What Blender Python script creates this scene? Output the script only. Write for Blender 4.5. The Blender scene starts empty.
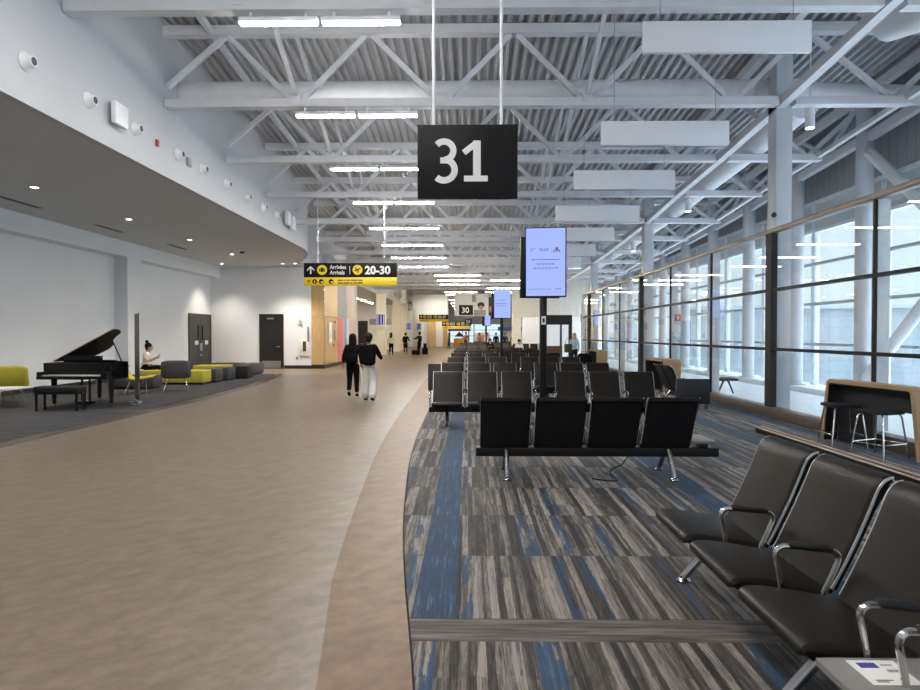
import bpy, bmesh, math, random
from math import sin, cos, pi, radians as R
from mathutils import Vector, Matrix, Euler
rnd = random.Random(7)
SKY, LED = 1.12, 150.0
C = bpy.context.scene.collection
scn = bpy.context.scene
ORD = ['first','second','third','fourth','fifth','sixth','seventh','eighth','ninth','tenth','eleventh','twelfth',
       'thirteenth','fourteenth','fifteenth','sixteenth','seventeenth','eighteenth','nineteenth','twentieth']

# ------------------------------------------------------------------ materials
def _new(name):
    m = bpy.data.materials.new(name); m.use_nodes = True
    nt = m.node_tree; nt.nodes.clear()
    out = nt.nodes.new('ShaderNodeOutputMaterial')
    return m, nt, out
class NG:
    def __init__(s, nt): s.nt = nt
    def node(s, t, ins=None, **kw):
        n = s.nt.nodes.new(t)
        for k, v in kw.items(): setattr(n, k, v)
        for k, v in (ins or {}).items():
            if isinstance(v, bpy.types.NodeSocket): s.nt.links.new(v, n.inputs[k])
            else: n.inputs[k].default_value = v
        return n
    def math(s, op, a, b=0.0, c=0.0):
        return s.node('ShaderNodeMath', {0: a, 1: b, 2: c}, operation=op).outputs[0]
    def mix(s, f, a, b, bt='MIX'):
        return s.node('ShaderNodeMixRGB', {0: f, 1: a, 2: b}, blend_type=bt).outputs[0]
    def noise(s, vec, scale, detail=3.0, rough=0.55):
        return s.node('ShaderNodeTexNoise', {'Vector': vec, 'Scale': scale, 'Detail': detail, 'Roughness': rough}).outputs['Fac']
    def ramp(s, f, stops, interp='LINEAR'):
        n = s.node('ShaderNodeValToRGB', {0: f}); cr = n.color_ramp; cr.interpolation = interp
        while len(cr.elements) < len(stops): cr.elements.new(0.5)
        for e, (p, c) in zip(cr.elements, stops): e.position = p; e.color = (*c, 1)
        return n.outputs[0]
    def pos(s): return s.node('ShaderNodeNewGeometry').outputs['Position']
    def sep(s, v):
        n = s.node('ShaderNodeSeparateXYZ', {0: v}); return n.outputs[0], n.outputs[1], n.outputs[2]
    def comb(s, x, y, z): return s.node('ShaderNodeCombineXYZ', {0: x, 1: y, 2: z}).outputs[0]
def mat(name, col, rough=0.5, metal=0.0, var=0.08, scale=6.0, bump=0.0, bscale=200.0, emit=0.0, spec=0.5, coat=0.0):
    m, nt, out = _new(name); g = NG(nt)
    tc = g.node('ShaderNodeTexCoord').outputs['Object']
    n = g.noise(tc, scale, 3.0)
    dark = tuple(c*(1-var) for c in col); light = tuple(min(1, c*(1+var)) for c in col)
    colr = g.ramp(n, [(0.3, dark), (0.7, light)])
    b = g.node('ShaderNodeBsdfPrincipled', {'Base Color': colr, 'Roughness': rough, 'Metallic': metal, 'Specular IOR Level': spec, 'Coat Weight': coat})
    if bump:
        bn = g.noise(tc, bscale, 2.0)
        b2 = g.node('ShaderNodeBump', {'Height': bn, 'Strength': bump, 'Distance': 0.002})
        nt.links.new(b2.outputs[0], b.inputs['Normal'])
    if emit:
        b.inputs['Emission Color'].default_value = (*col, 1); b.inputs['Emission Strength'].default_value = emit
    nt.links.new(b.outputs[0], out.inputs[0])
    return m
def emitter(name, col, s):
    m, nt, out = _new(name); g = NG(nt)
    e = g.node('ShaderNodeEmission', {'Color': (*col, 1), 'Strength': s})
    nt.links.new(e.outputs[0], out.inputs[0]); return m
def glass(name, tint=(0.97, 0.985, 0.985), base=0.035, gain=0.9):
    m, nt, out = _new(name); g = NG(nt)
    lw = g.node('ShaderNodeLayerWeight', {'Blend': 0.5}).outputs['Facing']
    f = g.math('MULTIPLY_ADD', g.math('POWER', lw, 5.0), gain, base)
    t = g.node('ShaderNodeBsdfTransparent', {'Color': (*tint, 1)})
    r = g.node('ShaderNodeBsdfGlossy', {'Color': (1, 1, 1, 1), 'Roughness': 0.0})
    mx = g.node('ShaderNodeMixShader', {0: f, 1: t.outputs[0], 2: r.outputs[0]})
    nt.links.new(mx.outputs[0], out.inputs[0]); return m

def carpet_mat():
    m, nt, out = _new('carpet_planks'); g = NG(nt)
    x, y, z = g.sep(g.pos())
    u = g.math('DIVIDE', g.math('ADD', x, 0.32), 0.25)
    v = g.math('SUBTRACT', y, 3.47)
    ci = g.math('FLOOR', u); ri = g.math('FLOOR', v)
    rn = g.node('ShaderNodeTexWhiteNoise', {'Vector': g.comb(ci, ri, 3.0)}, noise_dimensions='3D').outputs['Value']
    off = g.math('MULTIPLY', rn, 17.0)
    n1 = g.noise(g.comb(g.math('MULTIPLY', x, 52.0), g.math('MULTIPLY', y, 2.6), off), 1.0, 4.0, 0.65)
    n2 = g.noise(g.comb(g.math('MULTIPLY', x, 16.0), g.math('MULTIPLY', y, 2.4), g.math('ADD', off, 5.0)), 1.0, 3.0, 0.6)
    n3 = g.noise(g.comb(g.math('MULTIPLY', x, 130.0), g.math('MULTIPLY', y, 8.0), off), 1.0, 4.0, 0.7)
    def cell(sx, sv, seed, ph=0.0):
        xx = g.math('ADD', g.math('MULTIPLY', x, sx), g.math('MULTIPLY_ADD', g.math('SUBTRACT', n1, 0.5), 0.55, ph))
        vv = g.math('ADD', g.math('MULTIPLY', v, sv), g.math('MULTIPLY', g.math('SUBTRACT', n2, 0.5), 0.25 if sv > 1 else 0.0))
        return g.node('ShaderNodeTexWhiteNoise', {'Vector': g.comb(g.math('FLOOR', xx), g.math('FLOOR', vv), seed)}, noise_dimensions='3D').outputs['Value']
    c1 = cell(22.0, 1.0, 1.0); c2 = cell(44.0, 1.7, 2.0, 0.3); c3 = cell(16.0, 1.0, 5.0, 0.6)
    f = g.math('ADD', g.math('ADD', g.math('MULTIPLY', c1, 0.24), g.math('MULTIPLY', c2, 0.10)), g.math('ADD', g.math('MULTIPLY', n1, 0.36), g.math('MULTIPLY', n3, 0.30)))
    base = g.ramp(f, [(0.36, (0.018, 0.015, 0.014)), (0.44, (0.043, 0.036, 0.031)), (0.50, (0.085, 0.072, 0.063)), (0.55, (0.152, 0.131, 0.115)), (0.63, (0.275, 0.244, 0.214))])
    bl = g.ramp(f, [(0.34, (0.014, 0.028, 0.055)), (0.55, (0.030, 0.066, 0.120)), (0.72, (0.11, 0.15, 0.19))])
    bm_ = g.math('MULTIPLY', g.math('GREATER_THAN', c3, 0.86), g.math('GREATER_THAN', n2, 0.47))
    col = g.mix(bm_, base, bl)
    # solid blue plank columns
    isb = 0.0
    for k in (0, 10, 18, 23):
        eq = g.math('COMPARE', ci, float(k), 0.1)
        isb = eq if isinstance(isb, float) else g.math('MAXIMUM', isb, eq)
    beyond = g.math('GREATER_THAN', y, 3.47)
    isb = g.math('MULTIPLY', isb, beyond)
    blue = g.ramp(g.math('MULTIPLY_ADD', n1, 0.7, g.math('MULTIPLY', n3, 0.3)), [(0.32, (0.008, 0.021, 0.048)), (0.50, (0.013, 0.038, 0.082)), (0.58, (0.025, 0.064, 0.120)), (0.66, (0.10, 0.145, 0.20))])
    col = g.mix(isb, col, blue)
    # cross plank band
    band = g.math('MULTIPLY', g.math('GREATER_THAN', y, 3.215), g.math('LESS_THAN', y, 3.47))
    n4 = g.noise(g.comb(g.math('MULTIPLY', x, 1.6), g.math('MULTIPLY', y, 30.0), 4.0), 1.0, 4.0, 0.65)
    bandc = g.ramp(n4, [(0.35, (0.035, 0.028, 0.024)), (0.52, (0.11, 0.092, 0.078)), (0.7, (0.21, 0.18, 0.155))])
    col = g.mix(band, col, bandc)
    # seams at plank ends
    fr = g.math('FRACT', v)
    seam = g.math('MAXIMUM', g.math('LESS_THAN', fr, 0.012), 0.0)
    col = g.mix(g.math('MULTIPLY', seam, 0.55), col, (0.03, 0.026, 0.024, 1))
    b = g.node('ShaderNodeBsdfPrincipled', {'Base Color': col, 'Roughness': 0.75, 'Specular IOR Level': 0.3, 'Sheen Weight': 0.16, 'Sheen Roughness': 0.35, 'Sheen Tint': (0.85, 0.92, 1.0, 1)})
    bp = g.node('ShaderNodeBump', {'Height': n3, 'Strength': 0.4, 'Distance': 0.004})
    nt.links.new(bp.outputs[0], b.inputs['Normal'])
    nt.links.new(b.outputs[0], out.inputs[0]); return m
def lounge_carpet_mat():
    m, nt, out = _new('lounge_carpet'); g = NG(nt)
    x, y, z = g.sep(g.pos())
    n = g.noise(g.comb(g.math('MULTIPLY', x, 1.5), g.math('MULTIPLY', y, 16.0), 0.0), 1.0, 4.0, 0.65)
    n2 = g.noise(g.comb(g.math('MULTIPLY', x, 0.6), g.math('MULTIPLY', y, 3.5), 9.0), 1.0, 2.0)
    base = g.ramp(n, [(0.36, (0.022, 0.022, 0.024)), (0.52, (0.046, 0.045, 0.049)), (0.68, (0.10, 0.097, 0.097))])
    col = g.mix(g.ramp(n2, [(0.60, (0, 0, 0)), (0.66, (1, 1, 1))]), base, (0.03, 0.045, 0.09, 1))
    b = g.node('ShaderNodeBsdfPrincipled', {'Base Color': col, 'Roughness': 0.85, 'Specular IOR Level': 0.3})
    nt.links.new(b.outputs[0], out.inputs[0]); return m
def lino_mat(name, lo, hi, rough, spec=0.3):
    m, nt, out = _new(name); g = NG(nt)
    p = g.pos(); x, y, z = g.sep(p)
    d = g.math('ADD', g.math('MULTIPLY', x, 1.0), g.math('MULTIPLY', y, 0.8))
    e = g.math('SUBTRACT', g.math('MULTIPLY', y, 1.0), g.math('MULTIPLY', x, 0.8))
    n1 = g.noise(g.comb(g.math('MULTIPLY', d, 3.2), g.math('MULTIPLY', e, 5.5), 0.0), 1.0, 6.0, 0.62)
    n2 = g.noise(p, 0.35, 2.0)
    n3 = g.noise(p, 14.0, 4.0, 0.65)
    f = g.math('ADD', g.math('ADD', g.math('MULTIPLY', n1, 0.5), g.math('MULTIPLY', n2, 0.15)), g.math('MULTIPLY', n3, 0.35))
    mid = tuple((a+b)/2 for a, b in zip(lo, hi))
    col = g.ramp(f, [(0.41, lo), (0.50, mid), (0.59, hi)])
    rg = g.ramp(n3, [(0.3, (rough-0.05,)*3), (0.7, (rough+0.06,)*3)])
    b = g.node('ShaderNodeBsdfPrincipled', {'Base Color': col, 'Roughness': rg, 'Specular IOR Level': spec})
    nt.links.new(b.outputs[0], out.inputs[0]); return m
def wood_mat(name, a, b_, axis=0, rough=0.45):
    m, nt, out = _new(name); g = NG(nt)
    x, y, z = g.sep(g.node('ShaderNodeTexCoord').outputs['Object'])
    sc = [[22, 22, 1.2], [1.5, 22, 22], [22, 1.5, 22]][axis]
    n = g.noise(g.comb(g.math('MULTIPLY', x, sc[0]), g.math('MULTIPLY', y, sc[1]), g.math('MULTIPLY', z, sc[2])), 1.0, 4.0, 0.6)
    col = g.ramp(n, [(0.3, a), (0.7, b_)])
    b = g.node('ShaderNodeBsdfPrincipled', {'Base Color': col, 'Roughness': rough})
    nt.links.new(b.outputs[0], out.inputs[0]); return m
def mural_mat():
    m, nt, out = _new('mural_print'); g = NG(nt)
    x, y, z = g.sep(g.pos())
    w = g.math('ADD', y, g.math('MULTIPLY', g.noise(g.comb(y, g.math('MULTIPLY', z, 0.6), 0.0), 1.4, 2.0), 0.8))
    ci = g.math('FLOOR', g.math('MULTIPLY', w, 2.2))
    hi_ = g.math('GREATER_THAN', z, 2.45)
    zi = g.math('FLOOR', g.math('MULTIPLY', z, 0.8))
    r = g.node('ShaderNodeTexWhiteNoise', {'Vector': g.comb(ci, zi, 1.0)}, noise_dimensions='3D').outputs['Value']
    q = g.math('DIVIDE', g.math('SUBTRACT', w, 32.2), 5.7)
    low = g.ramp(q, [(0.0, (0.55, 0.10, 0.11)), (0.22, (0.55, 0.22, 0.23)), (0.30, (0.16, 0.28, 0.45)), (0.44, (0.58, 0.64, 0.72)), (0.52, (0.60, 0.36, 0.36)), (0.66, (0.36, 0.46, 0.60)), (0.74, (0.62, 0.38, 0.37)), (0.9, (0.40, 0.45, 0.52))], 'CONSTANT')
    up = g.ramp(q, [(0.0, (0.20, 0.23, 0.24)), (0.42, (0.34, 0.33, 0.34)), (0.5, (0.55, 0.38, 0.37)), (0.68, (0.56, 0.53, 0.48)), (0.86, (0.44, 0.43, 0.41))], 'CONSTANT')
    col = g.mix(hi_, low, up)
    n = g.noise(g.comb(g.math('MULTIPLY', y, 3.0), g.math('MULTIPLY', z, 2.0), 0.0), 1.5, 5.0)
    col = g.mix(g.math('MULTIPLY', n, 0.35), col, (0.6, 0.57, 0.52, 1))
    b = g.node('ShaderNodeBsdfPrincipled', {'Base Color': col, 'Roughness': 0.65, 'Specular IOR Level': 0.2})
    nt.links.new(b.outputs[0], out.inputs[0]); return m
def siding_mat(name, col, per, axis=2, depth=0.25):
    m, nt, out = _new(name); g = NG(nt)
    c = g.sep(g.pos())[axis]
    fr = g.math('FRACT', g.math('DIVIDE', c, per))
    k = g.math('LESS_THAN', fr, 0.14)
    colr = g.mix(g.math('MULTIPLY', k, depth), (*col, 1), tuple(v*0.5 for v in col)+(1,))
    b = g.node('ShaderNodeBsdfPrincipled', {'Base Color': colr, 'Roughness': 0.6})
    nt.links.new(b.outputs[0], out.inputs[0]); return m

M = dict(
 carpet=carpet_mat(), lounge=lounge_carpet_mat(),
 lino=lino_mat('linoleum', (0.150, 0.117, 0.087), (0.228, 0.182, 0.139), 0.38),
 strip=lino_mat('linoleum_border', (0.122, 0.076, 0.038), (0.192, 0.124, 0.066), 0.46, 0.2),
 edgeband=lino_mat('linoleum_dark_edge', (0.055, 0.045, 0.038), (0.10, 0.083, 0.07), 0.3),
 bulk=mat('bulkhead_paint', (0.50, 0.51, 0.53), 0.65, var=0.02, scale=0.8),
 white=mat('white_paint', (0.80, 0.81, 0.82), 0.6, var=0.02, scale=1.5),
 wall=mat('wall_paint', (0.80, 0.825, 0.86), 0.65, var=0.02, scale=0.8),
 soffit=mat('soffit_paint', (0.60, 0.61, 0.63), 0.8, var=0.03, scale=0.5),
 steel=mat('painted_steel', (0.69, 0.705, 0.735), 0.45, var=0.04, scale=3.0),
 deck=mat('roof_deck_steel', (0.52, 0.53, 0.55), 0.5, var=0.05, scale=2.0),
 duct=mat('painted_duct', (0.72, 0.735, 0.76), 0.45, var=0.05, scale=4.0),
 column=mat('column_paint', (0.54, 0.57, 0.60), 0.4, var=0.02),
 panelw=mat('acoustic_panel', (0.83, 0.845, 0.87), 0.8, var=0.01),
 darkm=mat('dark_mullion', (0.012, 0.012, 0.013), 0.5, 0.0, spec=0.2),
 postm=mat('bronze_post', (0.034, 0.032, 0.030), 0.6, 0.0, spec=0.2),
 rail=mat('brown_rail', (0.22, 0.175, 0.14), 0.4, 0.3),
 curb=mat('bronze_curb', (0.15, 0.115, 0.088), 0.42, 0.3),
 frame=mat('white_mullion', (0.70, 0.76, 0.80), 0.4),
 tube=mat('grey_rail', (0.30, 0.34, 0.36), 0.35, 0.4),
 glass=glass('clear_glass'), fglass=glass('facade_glass', (0.96, 0.985, 0.99), 0.03, 0.6),
 corr=mat('pale_terrazzo', (0.80, 0.84, 0.86), 0.22, var=0.03, scale=3.0),
 greypan=mat('light_grey_panel', (0.50, 0.53, 0.55), 0.5, var=0.02),
 corrwall=siding_mat('grey_ribbed_wall', (0.36, 0.37, 0.385), 0.3, 1, 0.35),
 vinyl=mat('black_vinyl', (0.0130, 0.0094, 0.0066), 0.46, var=0.15, scale=9.0, bump=0.15, bscale=260, spec=0.25),
 shell=mat('black_shell', (0.007, 0.007, 0.009), 0.55, var=0.1, spec=0.3),
 blackm=mat('black_metal', (0.007, 0.007, 0.008), 0.4, 0.0, spec=0.3),
 chrome=mat('chrome', (0.72, 0.70, 0.68), 0.14, 1.0, var=0.03),
 trimm=mat('silver_trim', (0.70, 0.72, 0.74), 0.35, 0.6),
 alu=mat('polished_aluminium', (0.40, 0.40, 0.41), 0.25, 1.0, var=0.04),
 pad=mat('black_rubber', (0.012, 0.012, 0.012), 0.5),
 laminate=mat('grey_laminate', (0.23, 0.218, 0.205), 0.32, var=0.03),
 paper=mat('white_paper', (0.80, 0.79, 0.75), 0.6, var=0.01),
 ink=mat('dark_ink', (0.05, 0.05, 0.055), 0.6), bluei=mat('blue_ink', (0.05, 0.05, 0.30), 0.6),
 wood=wood_mat('light_oak', (0.40, 0.25, 0.12), (0.47, 0.30, 0.15), 2),
 woodp=wood_mat('oak_wall_panel', (0.50, 0.325, 0.135), (0.60, 0.41, 0.19), 0, 0.4),
 bronze=wood_mat('bronze_edge', (0.36, 0.25, 0.16), (0.50, 0.36, 0.24), 2, 0.35),
 blacklam=mat('black_laminate', (0.010, 0.011, 0.013), 0.5),
 piano=mat('piano_lacquer', (0.005, 0.005, 0.006), 0.30, var=0.05, spec=0.35),
 ivory=mat('ivory', (0.75, 0.74, 0.70), 0.3), brass=mat('brass', (0.62, 0.45, 0.2), 0.25, 1.0),
 yellow=mat('mustard_upholstery', (0.46, 0.40, 0.035), 0.75, var=0.06, bump=0.2, bscale=300),
 charcoal=mat('charcoal_upholstery', (0.055, 0.055, 0.062), 0.8, var=0.08, bump=0.2, bscale=300),
 black_up=mat('black_upholstery', (0.014, 0.014, 0.016), 0.75),
 slate=mat('slate_grey_upholstery', (0.10, 0.097, 0.103), 0.75, var=0.06),
 panel=mat('charcoal_panel', (0.030, 0.032, 0.040), 0.6, var=0.05),
 door=mat('dark_door_paint', (0.045, 0.042, 0.040), 0.5), bdoor=mat('black_door_paint', (0.016, 0.015, 0.014), 0.4),
 signb=mat('sign_black', (0.009, 0.008, 0.009), 0.6, spec=0.2), signw=mat('sign_white', (0.80, 0.80, 0.79), 0.5, var=0.01),
 signy=mat('sign_yellow', (0.78, 0.56, 0.015), 0.5, var=0.01),
 screen=emitter('screen_glow', (0.36, 0.45, 1.0), 0.95), screenb=emitter('flight_screen_glow', (0.05, 0.06, 0.42), 0.6),
 screentx=mat('screen_text', (0.10, 0.13, 0.38), 0.6), screenpk=mat('screen_pink', (0.7, 0.25, 0.3), 0.6),
 led=emitter('led_strip', (1.0, 0.96, 0.905), LED), led2=emitter('led_strip_far', (1.0, 0.84, 0.60), LED),
 down=emitter('downlight_lens', (1.0, 0.93, 0.82), 14.0),
 fixture=mat('fixture_white', (0.75, 0.76, 0.77), 0.4),
 slot=mat('slot_diffuser', (0.10, 0.10, 0.10), 0.6), red=mat('alarm_red', (0.55, 0.02, 0.025), 0.4),
 base=mat('black_baseboard', (0.016, 0.015, 0.014), 0.5), kick=mat('steel_kickplate', (0.55, 0.54, 0.52), 0.3, 1.0),
 mural=mural_mat(), creampaint=mat('cream_column', (0.74, 0.70, 0.62), 0.55, var=0.02),
 apron=mat('pale_concrete', (0.72, 0.76, 0.78), 0.8), hangar=siding_mat('hangar_siding', (0.185, 0.225, 0.245), 1.1, 2, 0.2),
 skin=mat('skin', (0.52, 0.33, 0.24), 0.5, var=0.05), skin2=mat('skin_tan', (0.40, 0.25, 0.18), 0.5, var=0.05),
 hairk=mat('black_hair', (0.007, 0.006, 0.006), 0.75, spec=0.15), hairb=mat('brown_hair', (0.028, 0.016, 0.010), 0.7, spec=0.2), hairy=mat('blond_hair', (0.36, 0.21, 0.09), 0.5),
 cblack=mat('black_cloth', (0.007, 0.007, 0.008), 0.9, spec=0.08), cwhite=mat('white_cloth', (0.80, 0.79, 0.77), 0.9, spec=0.12), cgrey=mat('grey_cloth', (0.20, 0.20, 0.21), 0.9, spec=0.12),
 cred=mat('dark_red_cloth', (0.20, 0.015, 0.03), 0.9, spec=0.12), cblue=mat('pale_blue_cloth', (0.45, 0.56, 0.68), 0.9, spec=0.12), cnavy=mat('navy_cloth', (0.02, 0.03, 0.07), 0.9, spec=0.12),
 colive=mat('olive_cloth', (0.09, 0.085, 0.04), 0.9, spec=0.12), cbrown=mat('brown_cloth', (0.10, 0.055, 0.035), 0.9, spec=0.12), cream=mat('cream_cloth', (0.62, 0.58, 0.40), 0.9, spec=0.12), cpink=mat('pink_cloth', (0.55, 0.28, 0.26), 0.9, spec=0.12),
 orange=mat('orange_counter', (0.55, 0.24, 0.02), 0.5), bannerw=mat('white_banner', (0.72, 0.73, 0.74), 0.6, var=0.01),
 bannerd=mat('banner_dark_print', (0.03, 0.025, 0.025), 0.6), bannerg=mat('banner_grey_print', (0.30, 0.31, 0.33), 0.6), bannero=mat('banner_tan_print', (0.48, 0.26, 0.17), 0.6),
 bannerstand=mat('banner_print_edge', (0.085, 0.082, 0.078), 0.5, var=0.3, scale=14), louver=mat('cream_louvre', (0.84, 0.81, 0.74), 0.6), bluesign=mat('blue_sign', (0.05, 0.10, 0.42), 0.5),
)

# ------------------------------------------------------------------ mesh builder
class Bm:
    def __init__(s): s.bm = bmesh.new()
    def box(s, x0, x1, y0, y1, z0, z1, bev=0.0, seg=2, mi=0):
        mtx = Matrix.Translation(((x0+x1)/2, (y0+y1)/2, (z0+z1)/2)) @ Matrix.Diagonal((abs(x1-x0), abs(y1-y0), abs(z1-z0), 1))
        r = bmesh.ops.create_cube(s.bm, size=1.0, matrix=mtx)
        vs = r['verts']; fs = {f for v in vs for f in v.link_faces}
        for f in fs: f.material_index = mi
        if bev:
            es = list({e for v in vs for e in v.link_edges})
            bmesh.ops.bevel(s.bm, geom=es, offset=bev, segments=seg, profile=0.5, affect='EDGES')
        return s
    def beam(s, p0, p1, w, h, mi=0, up=(0, 0, 1)):
        p0, p1 = Vector(p0), Vector(p1); d = (p1-p0); L = d.length; d.normalize()
        u = Vector(up)
        if abs(d.dot(u)) > 0.98: u = Vector((0, 1, 0))
        sx = d.cross(u).normalized(); sz = sx.cross(d).normalized()
        vs = []
        for p in (p0, p1):
            for a, b in ((-1, -1), (1, -1), (1, 1), (-1, 1)):
                vs.append(s.bm.verts.new(p + sx*a*w/2 + sz*b*h/2))
        for q in ((3, 2, 1, 0), (4, 5, 6, 7), (0, 1, 5, 4), (1, 2, 6, 5), (2, 3, 7, 6), (3, 0, 4, 7)):
            f = s.bm.faces.new([vs[i] for i in q]); f.material_index = mi
        return s
    def tube(s, pts, r, n=8, closed=False, mi=0, cap=True):
        pts = [Vector(p) for p in pts]; N = len(pts)
        rs = r if isinstance(r, (list, tuple)) else [r]*N
        rings = []; prev = None
        for i, p in enumerate(pts):
            if closed: t = pts[(i+1) % N]-pts[i-1]
            else: t = pts[min(i+1, N-1)]-pts[max(i-1, 0)]
            t.normalize()
            if prev is None:
                a = Vector((0, 0, 1)) if abs(t.z) < 0.9 else Vector((1, 0, 0))
                nrm = (a - t*a.dot(t)).normalized()
            else:
                nrm = (prev - t*prev.dot(t)).normalized()
            prev = nrm; bn = t.cross(nrm)
            rings.append([s.bm.verts.new(p + (nrm*cos(2*pi*k/n)+bn*sin(2*pi*k/n))*rs[i]) for k in range(n)])
        rng = range(N) if closed else range(N-1)
        for i in rng:
            a, b = rings[i], rings[(i+1) % N]
            for k in range(n):
                f = s.bm.faces.new((a[k], a[(k+1) % n], b[(k+1) % n], b[k])); f.material_index = mi
        if cap and not closed:
            f = s.bm.faces.new(rings[0][::-1]); f.material_index = mi
            f = s.bm.faces.new(rings[-1]); f.material_index = mi
        return s
    def cyl(s, p0, p1, r, r1=None, n=16, mi=0): return s.tube([p0, p1], [r, r if r1 is None else r1], n, mi=mi)
    def prism(s, poly, z0, z1, mp=None, mi=0):
        """poly: 2D outline; mp maps (a,b,h)->xyz"""
        mp = mp or (lambda a, b, h: (a, b, h))
        lo = [s.bm.verts.new(mp(a, b, z0)) for a, b in poly]; hi = [s.bm.verts.new(mp(a, b, z1)) for a, b in poly]
        n = len(poly)
        fs = [s.bm.faces.new(lo[::-1]), s.bm.faces.new(hi)]
        for i in range(n): fs.append(s.bm.faces.new((lo[i], lo[(i+1) % n], hi[(i+1) % n], hi[i])))
        for f in fs: f.material_index = mi
        return s
    def sphere(s, c, r, sc=(1, 1, 1), mi=0, u=16, v=10):
        mtx = Matrix.Translation(c) @ Matrix.Diagonal((sc[0], sc[1], sc[2], 1))
        rr = bmesh.ops.create_uvsphere(s.bm, u_segments=u, v_segments=v, radius=r, matrix=mtx)
        for f in {f for vv in rr['verts'] for f in vv.link_faces}: f.material_index = mi
        return s
    def strip(s, left, right, z, th):
        """flat slab between two polylines of equal length"""
        n = len(left)
        T = [[s.bm.verts.new((x, y, zz)) for x, y in L] for zz in (z, z+th) for L in (left, right)]
        a, b, c, d = T
        for i in range(n-1):
            s.bm.faces.new((c[i], d[i], d[i+1], c[i+1])); s.bm.faces.new((a[i], a[i+1], b[i+1], b[i]))
            s.bm.faces.new((a[i], c[i], c[i+1], a[i+1])); s.bm.faces.new((b[i], b[i+1], d[i+1], d[i]))
        s.bm.faces.new((a[0], b[0], d[0], c[0])); s.bm.faces.new((a[-1], c[-1], d[-1], b[-1]))
        return s
    def mesh(s, name, mats, smooth=True, ang=35):
        bmesh.ops.recalc_face_normals(s.bm, faces=s.bm.faces[:])
        me = bpy.data.meshes.new(name); s.bm.to_mesh(me); s.bm.free()
        for m in (mats if isinstance(mats, (list, tuple)) else [mats]): me.materials.append(m)
        if smooth:
            me.shade_smooth(); me.set_sharp_from_angle(angle=R(ang))
        return me
    def build(s, name, mats, parent=None, loc=None, rot=None, smooth=True):
        return link(name, s.mesh(name, mats, smooth), parent, loc, rot)
def link(name, me, parent=None, loc=None, rot=None):
    o = bpy.data.objects.new(name, me); C.objects.link(o)
    if parent is not None: o.parent = parent
    if loc is not None: o.location = loc
    if rot is not None: o.rotation_euler = rot
    return o
def tag(o, label=None, cat=None, group=None, kind=None):
    if label: o['label'] = label
    if cat: o['category'] = cat
    if group: o['group'] = group
    if kind: o['kind'] = kind
    return o
def struct(o): o['kind'] = 'structure'; return o
def empty(name, loc=(0, 0, 0), rz=0.0, label=None, cat=None, group=None):
    o = bpy.data.objects.new(name, None); C.objects.link(o); o.location = loc; o.rotation_euler = (0, 0, rz); o.empty_display_size = 0.1
    return tag(o, label, cat, group)
def copy_tree(o, parent=None):
    c = o.copy(); C.objects.link(c)
    if parent is not None: c.parent = parent
    for ch in list(o.children): copy_tree(ch, c)
    return c
def text(s_, size, m, parent, loc, rot=(pi/2, 0, 0), align='LEFT', bold=0.0, ext=0.0015, name='lettering', sx=1.0):
    cu = bpy.data.curves.new('lettering', 'FONT'); cu.body = s_; cu.size = size; cu.align_x = align; cu.extrude = ext; cu.offset = bold; cu.resolution_u = 3
    t = bpy.data.objects.new('tmp', cu); C.objects.link(t)
    dg = bpy.context.evaluated_depsgraph_get(); dg.update()
    me = bpy.data.meshes.new_from_object(t.evaluated_get(dg)); bpy.data.objects.remove(t); bpy.data.curves.remove(cu)
    me.materials.clear(); me.materials.append(m)
    o = link(name, me, parent, loc, rot); o.scale = (sx, 1, 1); return o
def lerp_table(tab, v):
    if v <= tab[0][0]: 
        (a, b), (c, d) = tab[0], tab[1]; return b + (d-b)*(v-a)/(c-a)
    for (a, b), (c, d) in zip(tab, tab[1:]):
        if v <= c: return b + (d-b)*(v-a)/(c-a)
    return tab[-1][1]

# ------------------------------------------------------------------ camera, render look
cam = bpy.data.cameras.new('camera'); co = bpy.data.objects.new('camera', cam); C.objects.link(co)
cam.sensor_width = 36.0; cam.lens = 625/920*36; cam.clip_start = 0.05; cam.clip_end = 500
co.location = (0, 0, 1.6); co.rotation_euler = (R(90-1.0), 0, R(0.733))
scn.camera = co
vs = scn.view_settings; vs.view_transform = 'Standard'; vs.look = 'None'; vs.gamma = 1.0; vs.exposure = 0.26; vs.use_curve_mapping = False
w = bpy.data.worlds.new('overcast_sky'); scn.world = w; w.use_nodes = True
g = NG(w.node_tree); bg = w.node_tree.nodes['Background']
tc = g.node('ShaderNodeTexCoord').outputs['Generated']
sz = g.sep(tc)[2]
bgc = g.ramp(g.math('MULTIPLY_ADD', sz, 0.5, 0.5), [(0.45, (0.50, 0.60, 0.66)), (0.53, (0.69, 0.83, 0.90)), (0.62, (0.72, 0.80, 0.92)), (1.0, (0.72, 0.80, 0.93))])
w.node_tree.links.new(bgc, bg.inputs[0])
# overcast sky: brighter overhead than at the horizon
w.node_tree.links.new(g.math('MULTIPLY', g.math('MULTIPLY_ADD', g.math('MAXIMUM', g.math('SUBTRACT', sz, 0.2), 0.0), 8.5, 1.0), SKY), bg.inputs[1])
scn.cycles.use_denoising = True
scn.cycles.max_bounces = 10; scn.cycles.diffuse_bounces = 5; scn.cycles.glossy_bounces = 4; scn.cycles.transparent_max_bounces = 16
scn.cycles.sample_clamp_indirect = 8.0; scn.cycles.caustics_reflective = False; scn.cycles.caustics_refractive = False
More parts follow.
